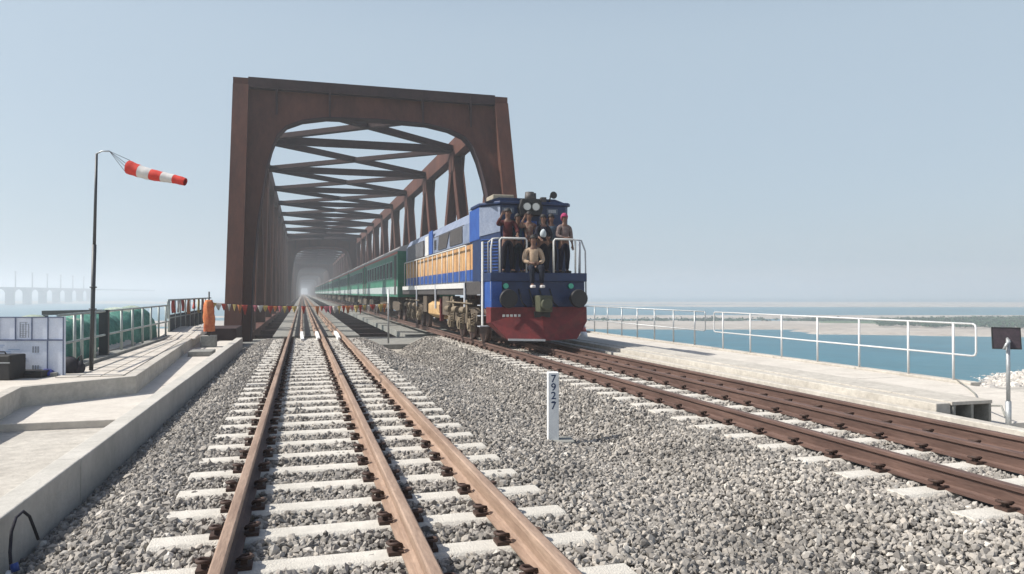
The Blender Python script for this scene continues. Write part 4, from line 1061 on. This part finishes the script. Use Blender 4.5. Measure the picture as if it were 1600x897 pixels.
# ------------------------------------------------------------------ people
def skin_obj(name, verts, edges, radii, m, parent, root_v=0, sub=1):
    me = bpy.data.meshes.new(name); me.from_pydata([tuple(v) for v in verts], edges, []); me.update()
    o = bpy.data.objects.new(name, me); COL.objects.link(o); o.parent = parent
    md = o.modifiers.new('skin', 'SKIN')
    sv = me.skin_vertices[0] if me.skin_vertices else None
    if sv is None:
        bpy.context.view_layer.objects.active = o; bpy.ops.mesh.customdata_skin_add(); sv = me.skin_vertices[0]
    for i, r in enumerate(radii):
        sv.data[i].radius = (r, r) if not isinstance(r, tuple) else r; sv.data[i].use_root = (i == root_v)
    md.use_smooth_shade = True; md.branch_smoothing = .3
    ss = o.modifiers.new('sub', 'SUBSURF'); ss.levels = sub; ss.render_levels = sub
    # bake to a plain mesh
    dg = bpy.context.evaluated_depsgraph_get(); ev = o.evaluated_get(dg); nm = bpy.data.meshes.new_from_object(ev)
    o.modifiers.clear(); o.data = nm; nm.materials.clear(); nm.materials.append(m)
    for p in nm.polygons: p.use_smooth = True
    return o
SKIN = mat('skin_brown', (0.15, 0.075, 0.048), .6, var=.08); HAIR = mat('hair_black', (0.01, 0.008, 0.008), .7, var=.2)
def person(loc, rz, label, shirt, trouser, pose='stand', arms=('down', 'down'), hair='short', scale=1.0, scarf=None, lean=0):
    root = empty('person', loc, rz); root.scale = (scale,)*3; tag(root, label, 'person', 'people riding on the front of the locomotive')
    sit = pose == 'sit'
    # local: faces -Y. pelvis height
    hz = .93 if not sit else .10
    V = []; E = []; Rr = []
    def a(p, r, par=None):
        V.append(Vector(p)); Rr.append(r)
        if par is not None: E.append((par, len(V)-1))
        return len(V)-1
    pel = a((0, 0, hz), .13); wa = a((0, 0, hz+.18), .125, pel); ch = a((0, -.01-lean, hz+.38), .145, wa); nk0 = a((0, 0-lean, hz+.53), .075, ch)
    nk = a((0, -.01-lean, hz+.60), .055, nk0); hd0 = a((0, -.02-lean, hz+.67), .078, nk); hd = a((0, -.02-lean, hz+.76), .092, hd0); hd1 = a((0, -.01-lean, hz+.84), .07, hd)
    legs = []; armsI = []
    for s in (-1, 1):
        if not sit:
            h = a((s*.10, 0, hz-.06), .095, pel); k = a((s*.11, -.02, .50), .062, h); c = a((s*.115, .02, .32), .055, k); an = a((s*.12, .03, .09), .038, c); ft = a((s*.13, -.06, .045), .042, an); tt = a((s*.14, -.14, .035), .035, ft)
        else:
            h = a((s*.10, -.06, hz), .095, pel); k = a((s*.13, -.44, hz+.03), .07, h); c = a((s*.13, -.47, hz-.20), .058, k); an = a((s*.12, -.48, hz-.42), .04, c); ft = a((s*.12, -.55, hz-.46), .042, an); tt = a((s*.12, -.63, hz-.47), .035, ft)
        legs.append((h, k, c, an))
        sh = a((s*.19, -.0-lean, hz+.47), .062, nk0)
        mode = arms[0 if s < 0 else 1]
        if mode == 'down': el = (s*.25, .02-lean, hz+.19); wr = (s*.25, -.06-lean, hz-.05); hd_ = (s*.25, -.08-lean, hz-.13); dirf = Vector((0, -.2, -1))
        elif mode == 'lap': el = (s*.26, -.04-lean, hz+.20); wr = (s*.08, -.26-lean, hz+.13); hd_ = (s*.02, -.31-lean, hz+.13); dirf = Vector((-s, -.5, 0))
        elif mode == 'rail': el = (s*.27, -.10-lean, hz+.24); wr = (s*.24, -.34-lean, hz+.12); hd_ = (s*.23, -.41-lean, hz+.10); dirf = Vector((0, -.6, -.6))
        elif mode == 'up': el = (s*.30, -.16-lean, hz+.42); wr = (s*.20, -.26-lean, hz+.66); hd_ = (s*.17, -.27-lean, hz+.72); dirf = Vector((-s*.5, 0, 1))
        elif mode == 'out': el = (s*.40, -.04-lean, hz+.36); wr = (s*.55, -.14-lean, hz+.50); hd_ = (s*.60, -.17-lean, hz+.56); dirf = Vector((s*.3, -.1, 1))
        e_ = a(el, .046, sh); w_ = a(wr, .031, e_); hp = a(hd_, .036, w_); armsI.append((sh, e_, w_))
        dirf.normalize(); side = dirf.cross(Vector((0, 1, .2))).normalized()
        for q, ln in enumerate((.062, .072, .066, .052)):
            bpt = Vector(hd_)+side*(q-1.5)*.022+dirf*.03; k1 = a(bpt, .010, hp); a(bpt+dirf*ln+Vector((0, -.012, -.004)), .008, k1)
        tpt = Vector(hd_)-side*.045; t1 = a(tpt, .011, hp); a(tpt+dirf*.04-side*.012, .009, t1)
    body = skin_obj('body', V, E, Rr, SKIN, root, pel)
    body.data.materials.clear(); body.data.materials.append(SKIN)
    # shirt
    idx = [pel, wa, ch, nk0]; vv_ = [V[i] for i in idx]; ee = [(0,1), (1,2), (2,3)]; rr_ = [.155, .15, .17, .09]; vv_[3] = vv_[3]+Vector((0,0,-.01))
    for (sh, e_, w_) in armsI:
        b0 = len(vv_); vv_ += [V[sh], V[e_], V[e_].lerp(V[w_], .75)]; rr_ += [.085, .066, .05]; ee += [(3, b0), (b0, b0+1), (b0+1, b0+2)]
    skin_obj('shirt', vv_, ee, rr_, shirt, root, 0)
    vv_ = [V[pel], V[pel]+Vector((0,0,.08))]; rr_ = [.15, .14]; ee = [(0, 1)]
    for (h, k, c, an) in legs:
        b0 = len(vv_); vv_ += [V[h], V[k], V[c], V[an]]; rr_ += [.115, .085, .075, .06]; ee += [(0, b0), (b0, b0+1), (b0+1, b0+2), (b0+2, b0+3)]
    skin_obj('trousers', vv_, ee, rr_, trouser, root, 0)
    H = V[hd]
    b = MB(); v = []; n1, n2 = 12, 6
    for j in range(n2+1):
        t = (math.pi*(.56 if hair != 'scarf' else .8))*j/n2
        for i in range(n1):
            q = 2*math.pi*i/n1; r_ = .108 if hair != 'scarf' else .125
            front = math.sin(q) < -.3; z = math.cos(t)*r_*1.15
            if front and z < .03: z = .03 + (z-.03)*.12
            v.append((math.sin(t)*math.cos(q)*r_*.92, math.sin(t)*math.sin(q)*r_*1.02+.012, z+.02))
    f = [(j*n1+i, (j+1)*n1+i, (j+1)*n1+(i+1) % n1, j*n1+(i+1) % n1) for j in range(n2) for i in range(n1)]
    b.add(v, f, 0, True)
    b.build('hair' if hair != 'scarf' else 'head_scarf', HAIR if hair != 'scarf' else scarf, root, loc=tuple(H), fix=False)
    b = MB(); b.add([(-.014,-.085,-.03), (.014,-.085,-.03), (0,-.118,-.025), (0,-.088,.015)], [(0,1,2), (0,2,3), (2,1,3)]); b.build('nose', SKIN, root, loc=tuple(H), fix=False)
    for s in (-1, 1):
        MB().tube([(s*.033, -.082, .012), (s*.033, -.092, .012)], .011, 8).build('eye', HAIR, root, loc=tuple(H))
        MB().tube([(s*.088, -.0, -.01), (s*.10, .01, .0)], .024, 8).build('ear', SKIN, root, loc=tuple(H))
    MB().box(-.024, .024, -.093, -.08, -.058, -.048).build('mouth', mat('lips', (0.15, 0.04, 0.035), .6, var=0), root, loc=tuple(H))
    sh_m = M['black']
    for (h, k, c, an) in legs:
        p_ = V[an]; fy = -.05
        MB().box(p_.x-.05, p_.x+.05, p_.y-.20, p_.y+.06, p_.z-.085, p_.z-.015).build('shoe', sh_m if not sit else M['sockw'], root, bevel=.02)
    return root
def fab(n, c, c2=None):
    k = .85 if n == 'beige' else .55
    c = tuple(q*k for q in c); c2 = tuple(q*k for q in c2) if c2 else None
    return mat(n, c, .95, spec=.15, scale=14, col2=c2 or tuple(min(1, k*1.5) for k in c))
PZ = 1.925
person((TXc-.70, 18.55, PZ), R(-10), 'person in a dark maroon shirt standing behind the left front handrail with one arm raised', fab('maroon', (.10, .028, .03)), fab('dk_trousers', (.02, .02, .03)), arms=('up', 'rail'), scale=.93)
person((TXc-.38, 18.72, PZ), R(5), 'person in a blue shirt standing behind the left handrail next to the maroon shirt', fab('tealshirt', (.03, .10, .16), (.10, .2, .3)), fab('dk_tr2', (.02, .035, .05)), arms=('down', 'rail'), scale=.87)
person((TXc-.10, 18.62, PZ), R(-4), 'person in a patterned cream and red top standing at the centre of the platform', fab('pattern', (.25, .06, .05), (.5, .42, .32)), fab('dk_tr3', (.015, .015, .02)), arms=('up', 'down'), scale=.90)
person((TXc+.27, 18.55, PZ), R(4), 'person in a dark jacket standing right of centre holding a pale bag', fab('dkjacket', (.02, .02, .03), (.06, .06, .09)), fab('dk_tr4', (.02, .02, .03)), arms=('rail', 'lap'), scale=.86)
person((TXc+.55, 18.72, PZ), R(0), 'person in a light blue shirt standing behind the right handrail', fab('ltblue', (.10, .18, .28), (.25, .32, .4)), fab('dk_tr5', (.03, .03, .04)), arms=('rail', 'down'), scale=.88)
person((TXc+.83, 18.45, PZ), R(8), 'person in a pink head scarf and pale vest standing at the right platform corner', fab('palevest', (.20, .12, .12), (.42, .36, .34)), fab('dk_tr6', (.012, .012, .03)), arms=('lap', 'down'), hair='scarf', scarf=fab('pink_scarf', (.5, .05, .16), (.7, .12, .28)), scale=.87)
person((TXc-.17, 18.02, PZ-.0), R(-6), 'person in a beige shirt sitting on the platform edge with legs hanging down', fab('beige', (.42, .30, .20), (.58, .44, .32)), fab('dk_tr7', (.02, .025, .04)), pose='sit', arms=('lap', 'lap'), scale=.98)
o = blob('pale_bag', mat('pale_bag', (.45, .5, .52), .8, var=.2), (TXc+.17, 18.22, PZ+.93), .09, .06, .12, 5); o.name = 'handbag'; tag(o, 'pale handbag held by the person in the dark jacket', 'bag')

# ------------------------------------------------------------------ haze
m = bpy.data.materials.new('haze'); m.use_nodes = True; nt = m.node_tree; nt.nodes.remove(nt.nodes['Principled BSDF'])
pv = nt.nodes.new('ShaderNodeVolumePrincipled'); pv.inputs['Color'].default_value = (0.93, 0.96, 1.0, 1); pv.inputs['Density'].default_value = HAZE; pv.inputs['Anisotropy'].default_value = .35
nt.links.new(pv.outputs[0], nt.nodes['Material Output'].inputs['Volume'])
hz_ = MB().box(-2700, 2700, -1500, 3500, -14, 26).build('haze', m); tag(hz_, 'pale blue haze over the river', kind='stuff')
